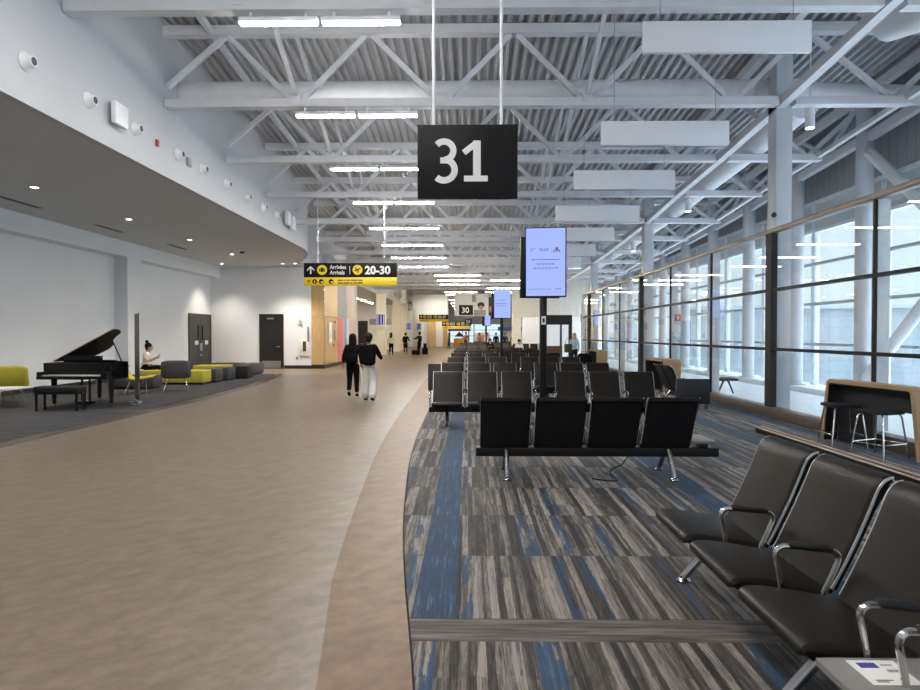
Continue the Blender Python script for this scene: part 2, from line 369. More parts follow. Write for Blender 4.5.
# ================================================================== THE SETTING
def sbox(name, m, x0, x1, y0, y1, z0, z1, parent=None, bev=0):
    return struct(Bm().box(x0, x1, y0, y1, z0, z1, bev).build(name, M[m], parent))
YB, YE = -6.0, 96.0                     # back and far end of the hall
sbox('floor', 'lino', -16, 9.95, YB, YE, -0.2, 0.0)
edge = [(-6, .35), (0, .10), (1.5, -.09), (2.81, -.245), (3.27, -.306), (4.24, -.437), (5.38, -.56), (7.3, -.70), (8.5, -.76), (10, -.80), (13, -.82), (20, -.85), (60, -.85)]
outer = [(-6, .05), (0, -.30), (1.5, -.49), (2.81, -.69), (3.76, -.84), (4.04, -.887), (5.11, -.99), (6.5, -1.10), (7.94, -1.21), (10, -1.30), (13, -1.38), (21.7, -1.49), (60, -1.55)]
ys = [-6+0.5*i for i in range(52)] + [21+3*i for i in range(14)]
Lc = [(lerp_table(edge, y), y) for y in ys]; Lo = [(lerp_table(outer, y), y) for y in ys]
struct(Bm().strip(Lc, [(5.83, y) for y in ys], 0.0, 0.006).build('floor_carpet', M['carpet']))
struct(Bm().strip(Lo, Lc, 0.0, 0.003).build('floor_border', M['strip']))
# thin dark edging between border and carpet
struct(Bm().tube([(x, y, 0.004) for x, y in Lc], 0.006, 6).build('trim_1', M['darkm']))
# lounge carpet on the left with a dark edge band
le = [(-6.75, -6), (-6.68, 2), (-6.62, 8), (-6.47, 13), (-6.45, 16), (-6.6, 19.5), (-6.95, 22.6), (-7.2, 24.3), (-7.5, 24.95), (-8.2, 25.3), (-9.5, 25.4), (-11.94, 25.4)]
def offs(path, d):
    out = []
    for i, p in enumerate(path):
        a = Vector(path[max(i-1, 0)]); b = Vector(path[min(i+1, len(path)-1)]); t = (b-a).normalized()
        out.append((p[0]-t.y*d, p[1]+t.x*d))
    return out
li = offs(le, 0.30)
struct(Bm().strip(li, le, 0.0, 0.004).build('floor_edge_band', M['edgeband']))
struct(Bm().prism([(-11.94, -6)] + [p for p in li if p[0] > -11.9] + [(-11.94, 25.1)], 0.0, 0.008).build('floor_lounge_carpet', M['lounge']))

# ---- left wall, beam, pilaster
sbox('wall_left', 'wall', -12.15, -11.95, YB, 28.9, 0, 4.85)
sbox('wall_left_beam', 'wall', -11.95, -11.5, YB, 28.9, 4.21, 4.72)
sbox('wall_left_pilaster', 'wall', -11.95, -11.5, 21.0, 21.95, 0, 4.21)
sbox('baseboard_left', 'base', -11.95, -11.93, YB, 26.3, 0, 0.13)
sbox('wall_far_left', 'wall', -12.15, -7.26, 28.9, 29.1, 0, 4.85)
sbox('baseboard_far', 'base', -8.53, -7.26, 28.88, 28.9, 0, 0.15)
sbox('baseboard_far', 'base', -11.93, -9.72, 28.88, 28.9, 0, 0.15)
sbox('wall_back_added', 'wall', -12.1, 9.9, YB-0.2, YB, 0, 8.9)  # added unseen wall, closes the open hall end against stray light
# ---- soffit with curved nose and bulkhead above it
path = [(-5.95, YB), (-5.95, 10), (-5.95, 19), (-5.95, 22.4)]
for i in range(1, 17):
    t = i/16; path.append((-5.95 - 1.35*(t**1.6), 22.4 + 4.6*t**0.9))
path += [(-7.32, 27.6), (-7.2, 28.4), (-7.05, 29.4), (-7.0, 31), (-6.98, 40), (-6.98, 60), (-6.98, YE)]
pin = offs(path, 0.06)
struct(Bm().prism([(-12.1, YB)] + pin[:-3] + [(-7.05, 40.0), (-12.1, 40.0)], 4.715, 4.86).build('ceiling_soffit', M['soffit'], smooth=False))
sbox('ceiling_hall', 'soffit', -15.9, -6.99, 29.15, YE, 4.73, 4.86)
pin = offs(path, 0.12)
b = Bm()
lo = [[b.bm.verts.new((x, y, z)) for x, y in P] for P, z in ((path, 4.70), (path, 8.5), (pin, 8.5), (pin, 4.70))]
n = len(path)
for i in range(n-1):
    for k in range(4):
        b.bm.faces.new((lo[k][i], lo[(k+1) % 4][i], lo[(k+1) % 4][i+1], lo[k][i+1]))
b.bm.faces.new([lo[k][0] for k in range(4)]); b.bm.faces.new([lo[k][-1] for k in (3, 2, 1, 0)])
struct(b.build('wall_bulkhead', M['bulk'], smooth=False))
# ---- portal clad in oak, mural wall, open hall beyond
pw = struct(Bm().box(-7.26, -6.66, 28.88, 29.0, 0.18, 2.42).box(-7.26, -6.66, 28.88, 29.0, 2.44, 4.7).box(-6.78, -6.66, 29.0, 31.8, 0.18, 2.42).box(-6.78, -6.66, 29.0, 31.8, 2.44, 4.7).build('wall_oak_portal', M['woodp']))
struct(Bm().box(-6.665, -6.645, 28.87, 28.895, 0.18, 4.7).build('trim_2', M['alu']))
struct(Bm().box(-7.26, -6.655, 28.875, 29.0, 0, 0.18).box(-6.78, -6.655, 29.0, 37.5, 0, 0.18).build('baseboard_portal', M['base']))
sbox('wall_mural', 'mural', -6.9, -6.66, 31.8, 37.5, 0.18, 4.7)
sbox('wall_hall', 'wall', -16.1, -15.9, 29.1, YE, 0, 4.85); sbox('wall_hall_end', 'wall', -15.9, -6.9, 66, 66.2, 0, 4.72)
sbox('trim_8', 'base', -11.6, -10.6, 65.9, 66, 0, 3.0); sbox('trim_9', 'tube', -10.4, -8.1, 65.9, 66, 2.6, 3.2); sbox('column_hall', 'base', -9.95, -9.5, 50, 50.4, 0, 4.73)
sbox('wall_hall_near', 'wall', -15.9, -6.9, 37.5, 37.6, 0, 4.7)
for i, (px, y) in enumerate(((380.5, 48.0), (396, 57.0), (404, 64.0), (415.5, 76.0))):
    x = (px-468)*y/625
    sbox('column_hall', 'creampaint', x-.34, x+.34, y, y+.7, 0, 4.73)
# oak lift portal further down the hall
sbox('wall_oak_far', 'woodp', -4.9, -4.1, 78, 79, 0, 4.0); sbox('wall_oak_far', 'woodp', -3.1, -2.6, 78, 79, 0, 4.0)
sbox('wall_far_cream', 'wall', -9.5, -2.5, 79, 79.3, 0, 8.0)
# ---- far end wall with its bright window
sbox('wall_end', 'wall', -7, 9.9, YE, YE+.2, 3.1, 8.5); sbox('wall_end', 'wall', -7, -3.9, YE, YE+.2, 0, 3.1)
sbox('wall_end', 'wall', 5.2, 9.9, YE, YE+.2, 0, 3.1); sbox('wall_end', 'wall', -3.9, 5.2, YE, YE+.2, 0, 0.3)
wn = struct(Bm().box(-3.9, 5.2, YE+.04, YE+.06, 0.3, 3.1).build('window_end', M['fglass']))
for x in (-3.9, -0.9, 0.85, 2.6, 5.15): struct(Bm().box(x, x+.14, YE-.02, YE+.12, 0.3, 3.1).build('mullion', M['tube'], wn))
for z in (1.3, 2.2): struct(Bm().box(-3.9, 5.2, YE, YE+.1, z, z+.07).build('transom', M['tube'], wn))

# ---- the glass partition along the gate lounge: one window per bay
XG = 5.9
struct(Bm().box(XG-.11, XG+.13, YB, 32.0, 0, 0.19, 0.012).build('trim_3', M['curb']))
struct(Bm().box(XG-.07, XG+.07, YB, 32.0, 3.545, 3.63, 0.01).build('trim_4', M['rail']))
thick = {2, 5, 8}                                      # every third post is the heavy one
Ym = [0.0+3.05*k for k in range(11)]
bays = [-6.0, -3.05] + Ym
for i, (a, c) in enumerate(zip(bays, bays[1:] + [32.0])):
    wdw = struct(Bm().box(XG-.006, XG+.006, a+.03, c-.03, 0.19, 3.545).build('window_%d' % (i+1), M['glass'], smooth=False))
    for z in (1.31, 2.45): struct(Bm().box(XG-.05, XG+.05, a, c, z-.028, z+.028).build('transom', M['darkm'], wdw))
    k = i-2
    yy = a + (.0)
    if k % 3 == 1 and k > 0:
        struct(Bm().box(XG-.07, XG+.05, a-.08, a+.15, 0.19, 3.545).build('mullion', M['postm'], wdw))
    else:
        struct(Bm().box(XG-.025, XG+.02, a-.022, a+.022, 0.19, 3.545).build('mullion', M['darkm'], wdw))
        struct(Bm().box(XG+.025, XG+.20, a-.02, a+.12, 0.19, 3.545).build('post', M['frame'], wdw))
# ---- steel columns behind the glass
ZC = [(0, 7.02), (6.2, 6.62), (9.25, 6.41), (12.3, 6.11), (15.35, 5.87), (18.4, 5.69), (21.45, 5.45), (24.5, 5.31), (27.55, 5.19), (30.6, 5.12), (33.65, 4.99), (40, 4.97), (46.2, 4.97), (50, 6.3), (96, 6.3)]
zch = lambda y: lerp_table(ZC, y)
ztop = lambda y: zch(y) + 1.44
for y in (3.3, 12.4, 21.55, 30.7):
    struct(Bm().box(6.04, 6.36, y+.0, y+.34, 0, ztop(y), 0.012).build('column_square', M['column']))
# ---- outer corridor and facade
XF = 9.95
struct(Bm().box(6.03, XF+.2, YB, 47, 0.0, 0.012).build('floor_corridor', M['corr']))
struct(Bm().box(9.15, XF+.2, YB, 47, 0.012, 0.15, 0.01).build('trim_5', M['frame']))
ycol = [2.8+3.05*k for k in range(14)]
for y in ycol:
    struct(Bm().cyl((9.4, y, .15), (9.4, y, 7.6), 0.19, n=24).cyl((9.4, y, .15), (9.4, y, .2), 0.27, n=24).build('column_round', M['column']))
for i, y in enumerate(ycol):
    y0 = y+.12; y1 = y0+3.05
    f = struct(Bm().box(XF+.05, XF+.065, y0+.08, y1-.08, 0.15, 4.56).build('window_%d' % (20+i), M['fglass'], smooth=False))
    struct(Bm().box(XF-.02, XF+.14, y0-.09, y0+.09, 0.15, 5.3, 0.01).build('mullion', M['frame'], f))
    for z in (1.31, 2.45, 3.58): struct(Bm().cyl((XF-.12, y0, z), (XF-.12, y1, z), 0.05, n=10).build('transom', M['tube'], f))
sbox('wall_facade', 'greypan', XF, XF+.2, YB, 47, 4.56, 5.32); sbox('wall_facade_upper', 'corrwall', XF+.02, XF+.2, YB, 47, 5.36, 9.0)
struct(Bm().box(XF-.06, XF+.1, YB, 47, 5.3, 5.4).box(XF-.04, XF+.1, YB, 47, 4.5, 4.58).build('trim_6', M['frame']))
sbox('wall_facade_back', 'wall', 6.0, XF+.2, YB-.1, YB+.1, 0, 8)
sbox('wall_right_far', 'wall', 6.8, 7.0, 47.6, YE, 0, 8.5)
# ribbed cream wall that closes the gate area, and the wall beyond the glass end
rb = Bm()
for i in range(36):
    x = 3.35+.185*i; rb.box(x, x+.12, 47.0, 47.12, 2.85, 6.4)
rb.box(3.3, 10.1, 47.12, 47.25, 2.85, 6.4); rb.box(3.3, 4.0, 47.05, 47.25, 0, 2.9); rb.box(7.0, 10.1, 47.05, 47.25, 0, 2.9)
struct(rb.build('wall_ribbed', M['louver'], smooth=False))
struct(Bm().box(5.83, 5.97, 32.0, 32.15, 0, 3.63).build('trim_7', M['frame']))
# pair of oak-topped posts by the gate door
# ---- roof deck: trapezoid ribs that run the length of the hall
prof = []; x = -7.2
while x < 10.2:
    prof += [(x, 0), (x+.062, 0), (x+.088, .092), (x+.174, .092)]; x += .2
ydk = [YB, 0, 6.2, 9.25, 12.3, 15.35, 18.4, 21.45, 24.5, 27.55, 30.6, 33.65, 40, 46.2, 50, YE]
b = Bm(); rows = []
for y in ydk: rows.append([b.bm.verts.new((px, y, ztop(y)+.12+dz)) for px, dz in prof])
for r0, r1 in zip(rows, rows[1:]):
    for i in range(len(prof)-1): b.bm.faces.new((r0[i], r0[i+1], r1[i+1], r1[i]))
me = b.mesh('ceiling_deck', M['deck'], smooth=False); o = struct(link('ceiling_deck', me))
sl = o.modifiers.new('thickness', 'SOLIDIFY'); sl.thickness = 0.02; sl.offset = 1
b = Bm(); top = [[b.bm.verts.new((xx, y, ztop(y)+dz)) for y in ydk] for xx, dz in ((-7.3, .26), (10.3, .26), (10.3, .34), (-7.3, .34))]
for i in range(len(ydk)-1):
    for k in range(4): b.bm.faces.new((top[k][i], top[(k+1) % 4][i], top[(k+1) % 4][i+1], top[k][i+1]))
struct(b.build('roof', M['deck'], smooth=False))

# ---- longitudinal roof beams (they follow the fall of the roof)
def longbeam(name, x, dz, w_, h, y0, y1, m='steel'):
    b = Bm(); Y = [y0] + [y for y in ydk if y0 < y < y1] + [y1]
    for a, c in zip(Y, Y[1:]): b.beam((x, a, zch(a)+dz), (x, c, zch(c)+dz), w_, h)
    return struct(b.build(name, M[m]))
longbeam('beam_column_line', 6.12, 0.0, .16, .16, YB, 47); longbeam('beam_bracket_line', 8.45, 0.02, .1, .1, YB, 40)
longbeam('beam_purlin', -5.0, 1.36, .1, .12, YB, 60); longbeam('beam_purlin', 9.3, 1.3, .14, .2, YB, 47); longbeam('beam_purlin', 6.12, 1.36, .16, .2, YB, 47)
for a, c in zip(ycol, ycol[1:]):
    za, zc = zch(a)+.32, zch(c)+.32
    struct(Bm().beam((9.4, a+.18, za), (9.4, c-.18, zc), .16, .2).build('beam_column_tie', M['steel']))
    mid = (a+c)/2
    struct(Bm().beam((9.4, a+.2, za+1.0), (9.4, mid, (za+zc)/2+.1), .09, .09).beam((9.4, c-.2, zc+1.0), (9.4, mid, (za+zc)/2+.1), .09, .09).build('beam_column_tie_web', M['steel']))
# braces of the column bay nearest the camera
struct(Bm().cyl((9.4, 15.0, 6.0), (9.4, 11.95, 3.3), .13, n=16).build('beam_brace', M['steel'])); struct(Bm().cyl((9.4, 15.0, .4), (9.4, 11.95, 3.2), .13, n=16).build('beam_brace', M['steel']))

# ---- outdoors
struct(Bm().box(9.0, 160, -60, 160, -5.2, -5.0).build('ground_apron', M['apron']))
hg = Bm().prism([(22, 66), (75, 52), (79, 66), (26, 80)], -5, 4.25)
struct(hg.build('exterior_hangar', M['hangar'], smooth=False))
struct(Bm().beam((22, 65.9, 4.3), (75, 51.9, 4.3), .5, .35).build('exterior_hangar_trim', M['tube']))
tag(Bm().box(38.6, 40.2, 61.4, 62.4, 4.45, 5.15, .1).build('rooftop_unit', M['red']), 'small red box on the roof edge of the pale building outside', 'rooftop box')

# ================================================================== doors
def door(name, x0, x1, z1, y, m, parent=None):
    f = struct(Bm().box(x0-.07, x0, y-.06, y+.0, 0, z1+.07).box(x1, x1+.07, y-.06, y, 0, z1+.07).box(x0, x1, y-.06, y, z1, z1+.07).build(name, M['base']))
    return f
d1 = door('door_1', -9.6, -8.62, 2.46, 28.9, 'bdoor')
struct(Bm().box(-9.6, -8.62, 28.855, 28.9, 0.01, 2.46).build('leaf', M['bdoor'], d1))
struct(Bm().box(-9.55, -8.67, 28.845, 28.856, 0.02, .36).build('kickplate', M['kick'], d1))
struct(Bm().box(-9.3, -9.0, 28.80, 28.86, 2.28, 2.36).build('closer', M['tube'], d1))
struct(Bm().cyl((-8.75, 28.80, 1.02), (-8.75, 28.86, 1.02), .03).beam((-8.76, 28.8, 1.02), (-8.88, 28.8, 1.02), .025, .025).build('handle', M['kick'], d1))
# double door in the left wall
Xw = -11.95
d2 = struct(Bm().box(Xw, Xw+.06, 26.55, 26.63, 0, 2.5).box(Xw, Xw+.06, 28.75, 28.83, 0, 2.5).box(Xw, Xw+.06, 26.63, 28.75, 2.42, 2.5).build('door_2', M['door']))
for i, (a, c) in enumerate(((26.63, 27.68), (27.70, 28.75))):
    lf = struct(Bm().box(Xw, Xw+.045, a, c, 0.01, 2.42).build('leaf', M['door'], d2))
    yy = c-.28 if i == 0 else a+.14
    struct(Bm().box(Xw+.045, Xw+.075, yy, yy+.12, 1.34, 1.98).build('handle', M['base'], d2))
    yc = 27.26 if i == 0 else 28.3
    struct(Bm().box(Xw+.045, Xw+.052, yc-.17, yc+.17, 1.13, 1.31).build('notice', M['paper'], d2))
struct(Bm().box(Xw+.045, Xw+.07, 27.58, 27.80, .86, 1.2).build('lock_case', M['kick'], d2)); struct(Bm().box(Xw+.045, Xw+.06, 27.62, 27.76, .64, .71).build('lock_plate', M['kick'], d2))
# ---- things on the far-left wall and portal
t = empty('alarm_light', (-7.75, 28.86, 2.22), 0, 'small beige alarm light on the white wall right of the black door', 'alarm')
Bm().box(-.12, .10, -.02, .04, -.18, .18, .015).build('housing', M['creampaint'], t); Bm().sphere((0, -.03, .05), .07, (1, .6, 1)).build('lens', M['paper'], t)
t = empty('extinguisher_cabinet', (-7.6, 28.87, 1.0), 0, 'white wall cabinet with a dark slot beside the oak panel', 'cabinet')
Bm().box(-.24, .24, -.02, .03, -.42, .36, .01).build('body', M['paper'], t); Bm().box(-.05, .10, -.03, -.019, -.2, .26).build('slot_window', M['ink'], t)
tag(Bm().box(-7.44, -7.36, 28.83, 28.9, 1.25, 1.95, .01).build('wall_bar', M['tube']), 'slim grey vertical bar on the white wall beside the oak panel', 'wall bar')
tag(Bm().box(-7.98, -7.88, 28.87, 28.9, .42, .56, .008).build('wall_outlet', M['tube']), 'small grey outlet low on the white wall near the oak panel', 'outlet')
t = empty('fire_phone', (-6.65, 30.1, 1.6), 0, 'white wall phone box on the side of the oak portal', 'wall phone')
Bm().box(0, .05, -.35, .15, -.45, .55, .012).build('box', M['paper'], t); Bm().box(.05, .07, -.2, 0, -.2, .2, .008).build('handset', M['fixture'], t)
tag(Bm().box(-6.65, -6.62, 31.0, 31.4, 1.3, 1.8, .01).build('access_panel', M['tube']), 'small grey access panel on the oak portal beside the mural', 'panel')
for yy, z in ((31.1, 2.2), (30.75, 1.05)):
    tag(Bm().box(-6.65, -6.63, yy, yy+.12, z-.06, z+.06).build('push_button', M['ink']), 'small dark push button on the oak portal ' + ('above the phone box' if z > 2 else 'below the phone box'), 'button')
# ================================================================== ROOF TRUSSES, LIGHTS, PANELS, DUCTS
def truss(y, k, far=False):
    zb, zt = zch(y), ztop(y); x0, x1 = -5.93, 8.55 if y < 40 else 6.2
    if y > 27: x0 = -6.9
    t = empty('roof_truss', (0, y, zb), 0, 'white steel roof truss, %s of the row counting from the gate 31 sign' % ORD[k], 'truss', 'white roof trusses')
    Bm().box(x0, 6.0 if y < 40 else x1, -.10, .10, -.08, .08).build('bottom_chord', M['steel'], t, smooth=False)
    Bm().box(x0-.1, 9.6 if y < 40 else 6.6, -.10, .10, zt-zb-.12, zt-zb+.06).build('top_chord', M['steel'], t)
    if y < 40: Bm().box(6.32, x1, -.10, .10, -.08, .08).build('bracket_arm', M['steel'], t, smooth=False)
    h = zt-zb-.12; w_ = .10
    segs = [((-5.9, .35), (-4.75, h))]
    nb = -3.35
    while nb < 6.0:
        segs += [((nb-.07, .05), (nb-1.35, h)), ((nb+.07, .05), (nb+1.35, h))]; nb += 2.83
    if y < 40: segs += [((8.2, .05), (6.6, h)), ((8.25, .05), (9.5, h-.1))]
    for a, c in segs:
        Bm().beam((a[0], 0, a[1]), (c[0], 0, c[1]), w_, w_*.75, up=(0, 1, 0)).build('diagonal', M['steel'], t)
    if not far:
        for nb in (-3.35, -.52, 2.31): Bm().box(nb-.1, nb+.1, -.115, .115, -.02, .16, .008).build('gusset', M['steel'], t)
    return t
yts = [9.25+3.05*k for k in range(9)] + [36.7+3.05*k for k in range(7)] + [60, 66, 73, 81]
for k, y in enumerate(yts): truss(y, k, k > 5)
# slanted struts from the head of one truss to the foot of the next
for k in range(0, 8):
    y, y2 = yts[k], yts[k+1]
    for x, nm in ((-3.35, 'left'), (2.31, 'middle')):
        tag(Bm().beam((x, y, ztop(y)-.1), (x, y2, zch(y2)+.1), .07, .07).build('roof_strut', M['steel']),
            'thin white strut slanting down to the %s truss, in the %s line of struts' % (ORD[k+1], nm), 'strut', 'slanting roof struts')
# ---- linear lights below the trusses
def linear(x, y, z, L, label, far=False, up=.175):
    t = empty('linear_light', (x, y, z), 0, label, 'ceiling light', 'linear lights under the trusses')
    Bm().box(-L/2, L/2, -.06, .06, .02, .09, .006).build('housing', M['fixture'], t)
    for s in (-.35, .35): Bm().box(s*L-.02, s*L+.02, -.03, .03, .088, up).build('bracket', M['fixture'], t)
    Bm().box(-L/2+.015, L/2-.015, -.05, .05, 0.0, .021).build('diffuser', M['led2' if far else 'led'], t)
for k, y in enumerate(yts):
    z = zch(y)-.25
    far = k >= 8
    if not far:
        for s, nm in ((-1, 'left'), (1, 'right')): linear(-2.18+s*.61, y, z, 1.16, 'white linear light under the %s truss, %s tube of its pair' % (ORD[k], nm))
    else:
        for x, nm, ks in ((-.55, 'middle', (8, 9, 10, 13, 14, 16, 17, 18, 19)), (2.6, 'glass wall side', (9, 11, 13))):
            if k not in ks: continue
            linear(x, y, min(z, 4.85), 2.5, 'long warm linear light under the %s truss, on the %s' % (ORD[k], nm), True, zch(y)-.075-min(z, 4.85))
for k, y in enumerate((6.2, 3.15, 0.1, -2.95)):  # added fill lights, unseen overhead, that brighten surfaces facing the camera
    for s, nm in ((-1, 'left'), (1, 'right')):
        linear(-2.18+s*.61, y, zch(y)-.18, 1.16, 'added overhead fill light on the camera side of the first truss, %s row, %s tube' % (ORD[k], nm))
for y in (34, 40, 46, 53, 60, 68):                  # added spots without fixtures, to brighten the corridor bulkhead
    ld = bpy.data.lights.new('added_fill_spot', 'SPOT'); ld.energy = 300; ld.color = (1, .87, .66); ld.spot_size = R(120); ld.spot_blend = .8; ld.shadow_soft_size = .08
    lo_ = bpy.data.objects.new('added_fill_spot', ld); C.objects.link(lo_); lo_.location = (-3.6, y, zch(y)-.1); lo_.rotation_euler = (0, R(62), 0)
for x, y in ((-4.6, 74.5), (-2.6, 74.5)):  # two more added spots, no fixtures, that brighten the far wall
    ld = bpy.data.lights.new('added_fill_spot', 'SPOT'); ld.energy = 500; ld.color = (1, .9, .72); ld.spot_size = R(110); ld.spot_blend = .8; ld.shadow_soft_size = .08
    lo_ = bpy.data.objects.new('added_fill_spot', ld); C.objects.link(lo_); lo_.location = (x, y, 6.0); lo_.rotation_euler = (R(50), 0, 0)
# ---- white hanging panels
for k in range(7):
    y = 8.84+3.07*k if k else 9.1; z = lerp_table([(9.1, 5.86), (11.8, 5.39), (14.9, 5.27), (18, 5.06), (21.1, 4.95), (30, 4.6)], y)
    t = empty('acoustic_baffle', (3.71, y, z), 0, 'flat white hanging panel, %s of the row right of the gate 31 sign' % ORD[k], 'acoustic panel', 'white hanging panels')
    Bm().box(-1.2, 1.2, -.04, .04, -.225, .225, .01).build('board', M['panelw'], t)
    for s in (-.95, .95): Bm().cyl((s, 0, .22), (s, 0, ztop(y)+.1-z), .006, n=6).build('hanger_wire', M['tube'], t)
# ---- ducts
def tag_duct(o, l): return tag(o, l, 'duct')
t = empty('cross_duct', (0, 13.05, 6.6), 0, 'large white round duct spanning the hall just behind the second truss', 'duct')
Bm().cyl((-5.94, 0, 0), (6.9, 0, 0), .24, n=28).build('pipe', M['duct'], t)
for x in [-5.2+.55*i for i in range(22)]: Bm().cyl((x, 0, 0), (x+.03, 0, 0), .246, n=28).build('seam', M['duct'], t)
Bm().cyl((6.88, 0, -.02), (9.3, 0, -.1), .2, n=24).build('branch_pipe', M['duct'], t)
b = Bm().tube([(7.0, 13.25, 6.46), (7.0, 15.35, 6.30), (7.0, 18.4, 6.12), (7.0, 21.45, 5.9), (7.0, 27, 5.66), (7.0, 34, 5.5)], .36, 24)
tag_duct(b.build('supply_duct', M['duct']), 'wide white duct running lengthwise above the square columns')
b = Bm().tube([(6.95, 10.75, 7.74), (6.95, 10.72, 7.2), (6.97, 10.4, 6.75), (7.0, 9.8, 6.62), (7.0, 6.5, 6.85), (7.0, -4, 7.5)], .34, 24)
tag_duct(b.build('elbow_duct', M['duct']), 'white elbow duct at the top right corner near the first truss')
for x, y in ((6.72, 12.45), (6.5, 18.6), (6.5, 24.7)):
    z = zch(y)-.45
    i = int((y-12)/6)
    t = empty('cylinder_downlight', (x, y, z), 0, 'white cylinder downlight hanging by the glass wall, %s from the camera side' % ORD[i], 'ceiling light', 'cylinder downlights')
    Bm().cyl((0, 0, .0), (0, 0, .42), .09, n=24).build('housing', M['fixture'], t); Bm().cyl((0, 0, -.004), (0, 0, .004), .075, n=20).build('lens', M['down'], t)
    Bm().cyl((0, 0, .42), (0, 0, 1.6), .012, n=8).build('stem', M['fixture'], t)
# ---- soffit: recessed downlights, slot diffusers
dl = [(-9.2, 13.2), (-9.2, 16.9), (-9.2, 20.6), (-9.2, 24.3), (-10.9, 27.6), (-8.2, 27.6), (-7.62, 27.5), (-9.2, 9.5), (-9.2, 5.8)]
nm = ['nearest in the long row', 'second in the long row', 'third in the long row', 'fourth in the long row', 'in the corner above the double door', 'above the black door', 'near the curved nose', '', '']
for (x, y), l in zip(dl, nm):
    if l:
        t = empty('recessed_downlight', (x, y, 4.72), 0, 'round recessed downlight in the grey soffit, ' + l, 'ceiling light', 'downlights in the soffit')
        Bm().tube([(.085*cos(a*pi/10), .085*sin(a*pi/10), -.004) for a in range(20)], .012, 6, closed=True).build('trim_ring', M['fixture'], t)
        Bm().cyl((0, 0, -.006), (0, 0, -.001), .075, n=20).build('lens', M['down'], t)
    ld = bpy.data.lights.new('downlight_beam', 'SPOT'); ld.energy = 400; ld.color = (1, .88, .72); ld.spot_size = R(96); ld.spot_blend = .75; ld.shadow_soft_size = .06
    lo_ = bpy.data.objects.new('downlight_beam', ld); C.objects.link(lo_); lo_.location = (x, y, 4.70)
for i, (x, y) in enumerate(((-10.6, 14.7), (-10.6, 18.4), (-10.4, 22.3), (-9.3, 11.4))):
    t = empty('slot_diffuser', (x, y, 4.72), 0, 'dark slot air diffuser in the grey soffit, %s' % ['left of the nearest downlight', 'above the seated reader', 'third along the left wall', 'closest to the camera'][i], 'air vent', 'slot diffusers')
    Bm().box(-.09, .09, -.7, .7, -.006, .0).build('slot', M['slot'], t)
tag(Bm().sphere((-8.55, 23.6, 4.70), .09, (1, 1, .6)).build('dome_camera', M['ink']), 'small black dome camera on the soffit between downlights', 'camera')
for i in range(6):
    t = empty('linear_light', (-9.6, 40.5+4.2*i, 4.66), R(90), 'linear light under the grey ceiling of the side hall, %s along' % ORD[i], 'ceiling light', 'lights of the side hall')
    Bm().box(-1.2, 1.2, -.06, .06, .02, .06).build('housing', M['fixture'], t); Bm().box(-1.18, 1.18, -.05, .05, 0, .021).build('diffuser', M['led2'], t)
# ---- bulkhead fittings
def on_bulk(px, py):                     # distance along the bulkhead from where it shows
    y = 625*5.95/(468-px); return y, 1.6+(334-py)*y/625
for i, (px, py) in enumerate(((24, 61), (87, 100), (134, 128.5), (177, 154), (201.5, 169), (225.5, 184), (246, 197), (262.5, 207), (276, 215))):
    y, z = on_bulk(px, py)
    t = empty('air_nozzle', (-5.95, y, z), 0, 'round white air nozzle on the bulkhead, %s of the row from the left edge' % ORD[i], 'air vent', 'air nozzles on the bulkhead')
    Bm().tube([(0, 0, 0), (.015, 0, 0), (.05, 0, 0), (.13, 0, 0)], [.125, .125, .09, .07], 24).build('cone', M['fixture'], t)
    Bm().cyl((.126, 0, 0), (.132, 0, 0), .056, n=20).build('throat', M['ink'], t)
for i in range(12):
    y = 34+4.2*i
    t = empty('air_nozzle', (-6.955, y, 5.35), 0, 'small pale air nozzle on the cream bulkhead down the corridor, %s along' % ORD[i], 'air vent', 'air nozzles down the corridor')
    Bm().tube([(0, 0, 0), (.08, 0, 0), (.2, 0, 0)], [.19, .13, .1], 14).build('cone', M['fixture'], t)
y, z = on_bulk(113, 115)
t = empty('antenna_box', (-5.95, y, z), 0, 'boxy white wireless antenna on the bulkhead between air nozzles', 'antenna')
Bm().box(0, .06, -.06, .06, -.1, .1).build('bracket', M['fixture'], t); Bm().box(.06, .16, -.2, .2, -.19, .19, .035).build('case', M['fixture'], t)
y, z = on_bulk(286, 219)
t = empty('antenna_box', (-5.95, y, z), 0, 'cluster of white antennas near the curved end of the bulkhead', 'antenna')
Bm().box(0, .08, -.1, .1, -.15, .15).build('bracket', M['fixture'], t); Bm().box(.08, .2, -.45, -.1, -.25, .2, .04).build('case', M['fixture'], t); Bm().box(.08, .2, .1, .5, -.3, .15, .04).build('case', M['fixture'], t)
y, z = on_bulk(156, 143); tag(Bm().box(-5.95, -5.91, y-.045, y+.045, z-.065, z+.065, .01).build('strobe', M['red']), 'small red alarm strobe on the white bulkhead', 'alarm')
y, z = on_bulk(188, 162); tag(Bm().box(-5.95, -5.91, y-.09, y+.09, z-.09, z+.09, .01).build('sensor', M['tube']), 'small grey square sensor on the white bulkhead', 'sensor')
tag(Bm().sphere((5.99, 12.36, 3.93), .05).cyl((5.99, 12.38, 3.95), (6.06, 12.46, 3.99), .03, n=10).build('dome_camera', M['ink']), 'small dark round camera low on the nearest square column', 'camera')
t = empty('red_sign', (6.1, 18.25, 2.08), 0, 'small red fire sign seen through the glass wall', 'sign')
Bm().box(-.085, .085, -.01, .01, -.1, .1, .004).build('plate', M['red'], t); Bm().box(-.035, .02, -.014, -.009, -.06, .05).box(.02, .045, -.014, -.009, .0, .03).build('pictogram', M['signw'], t)

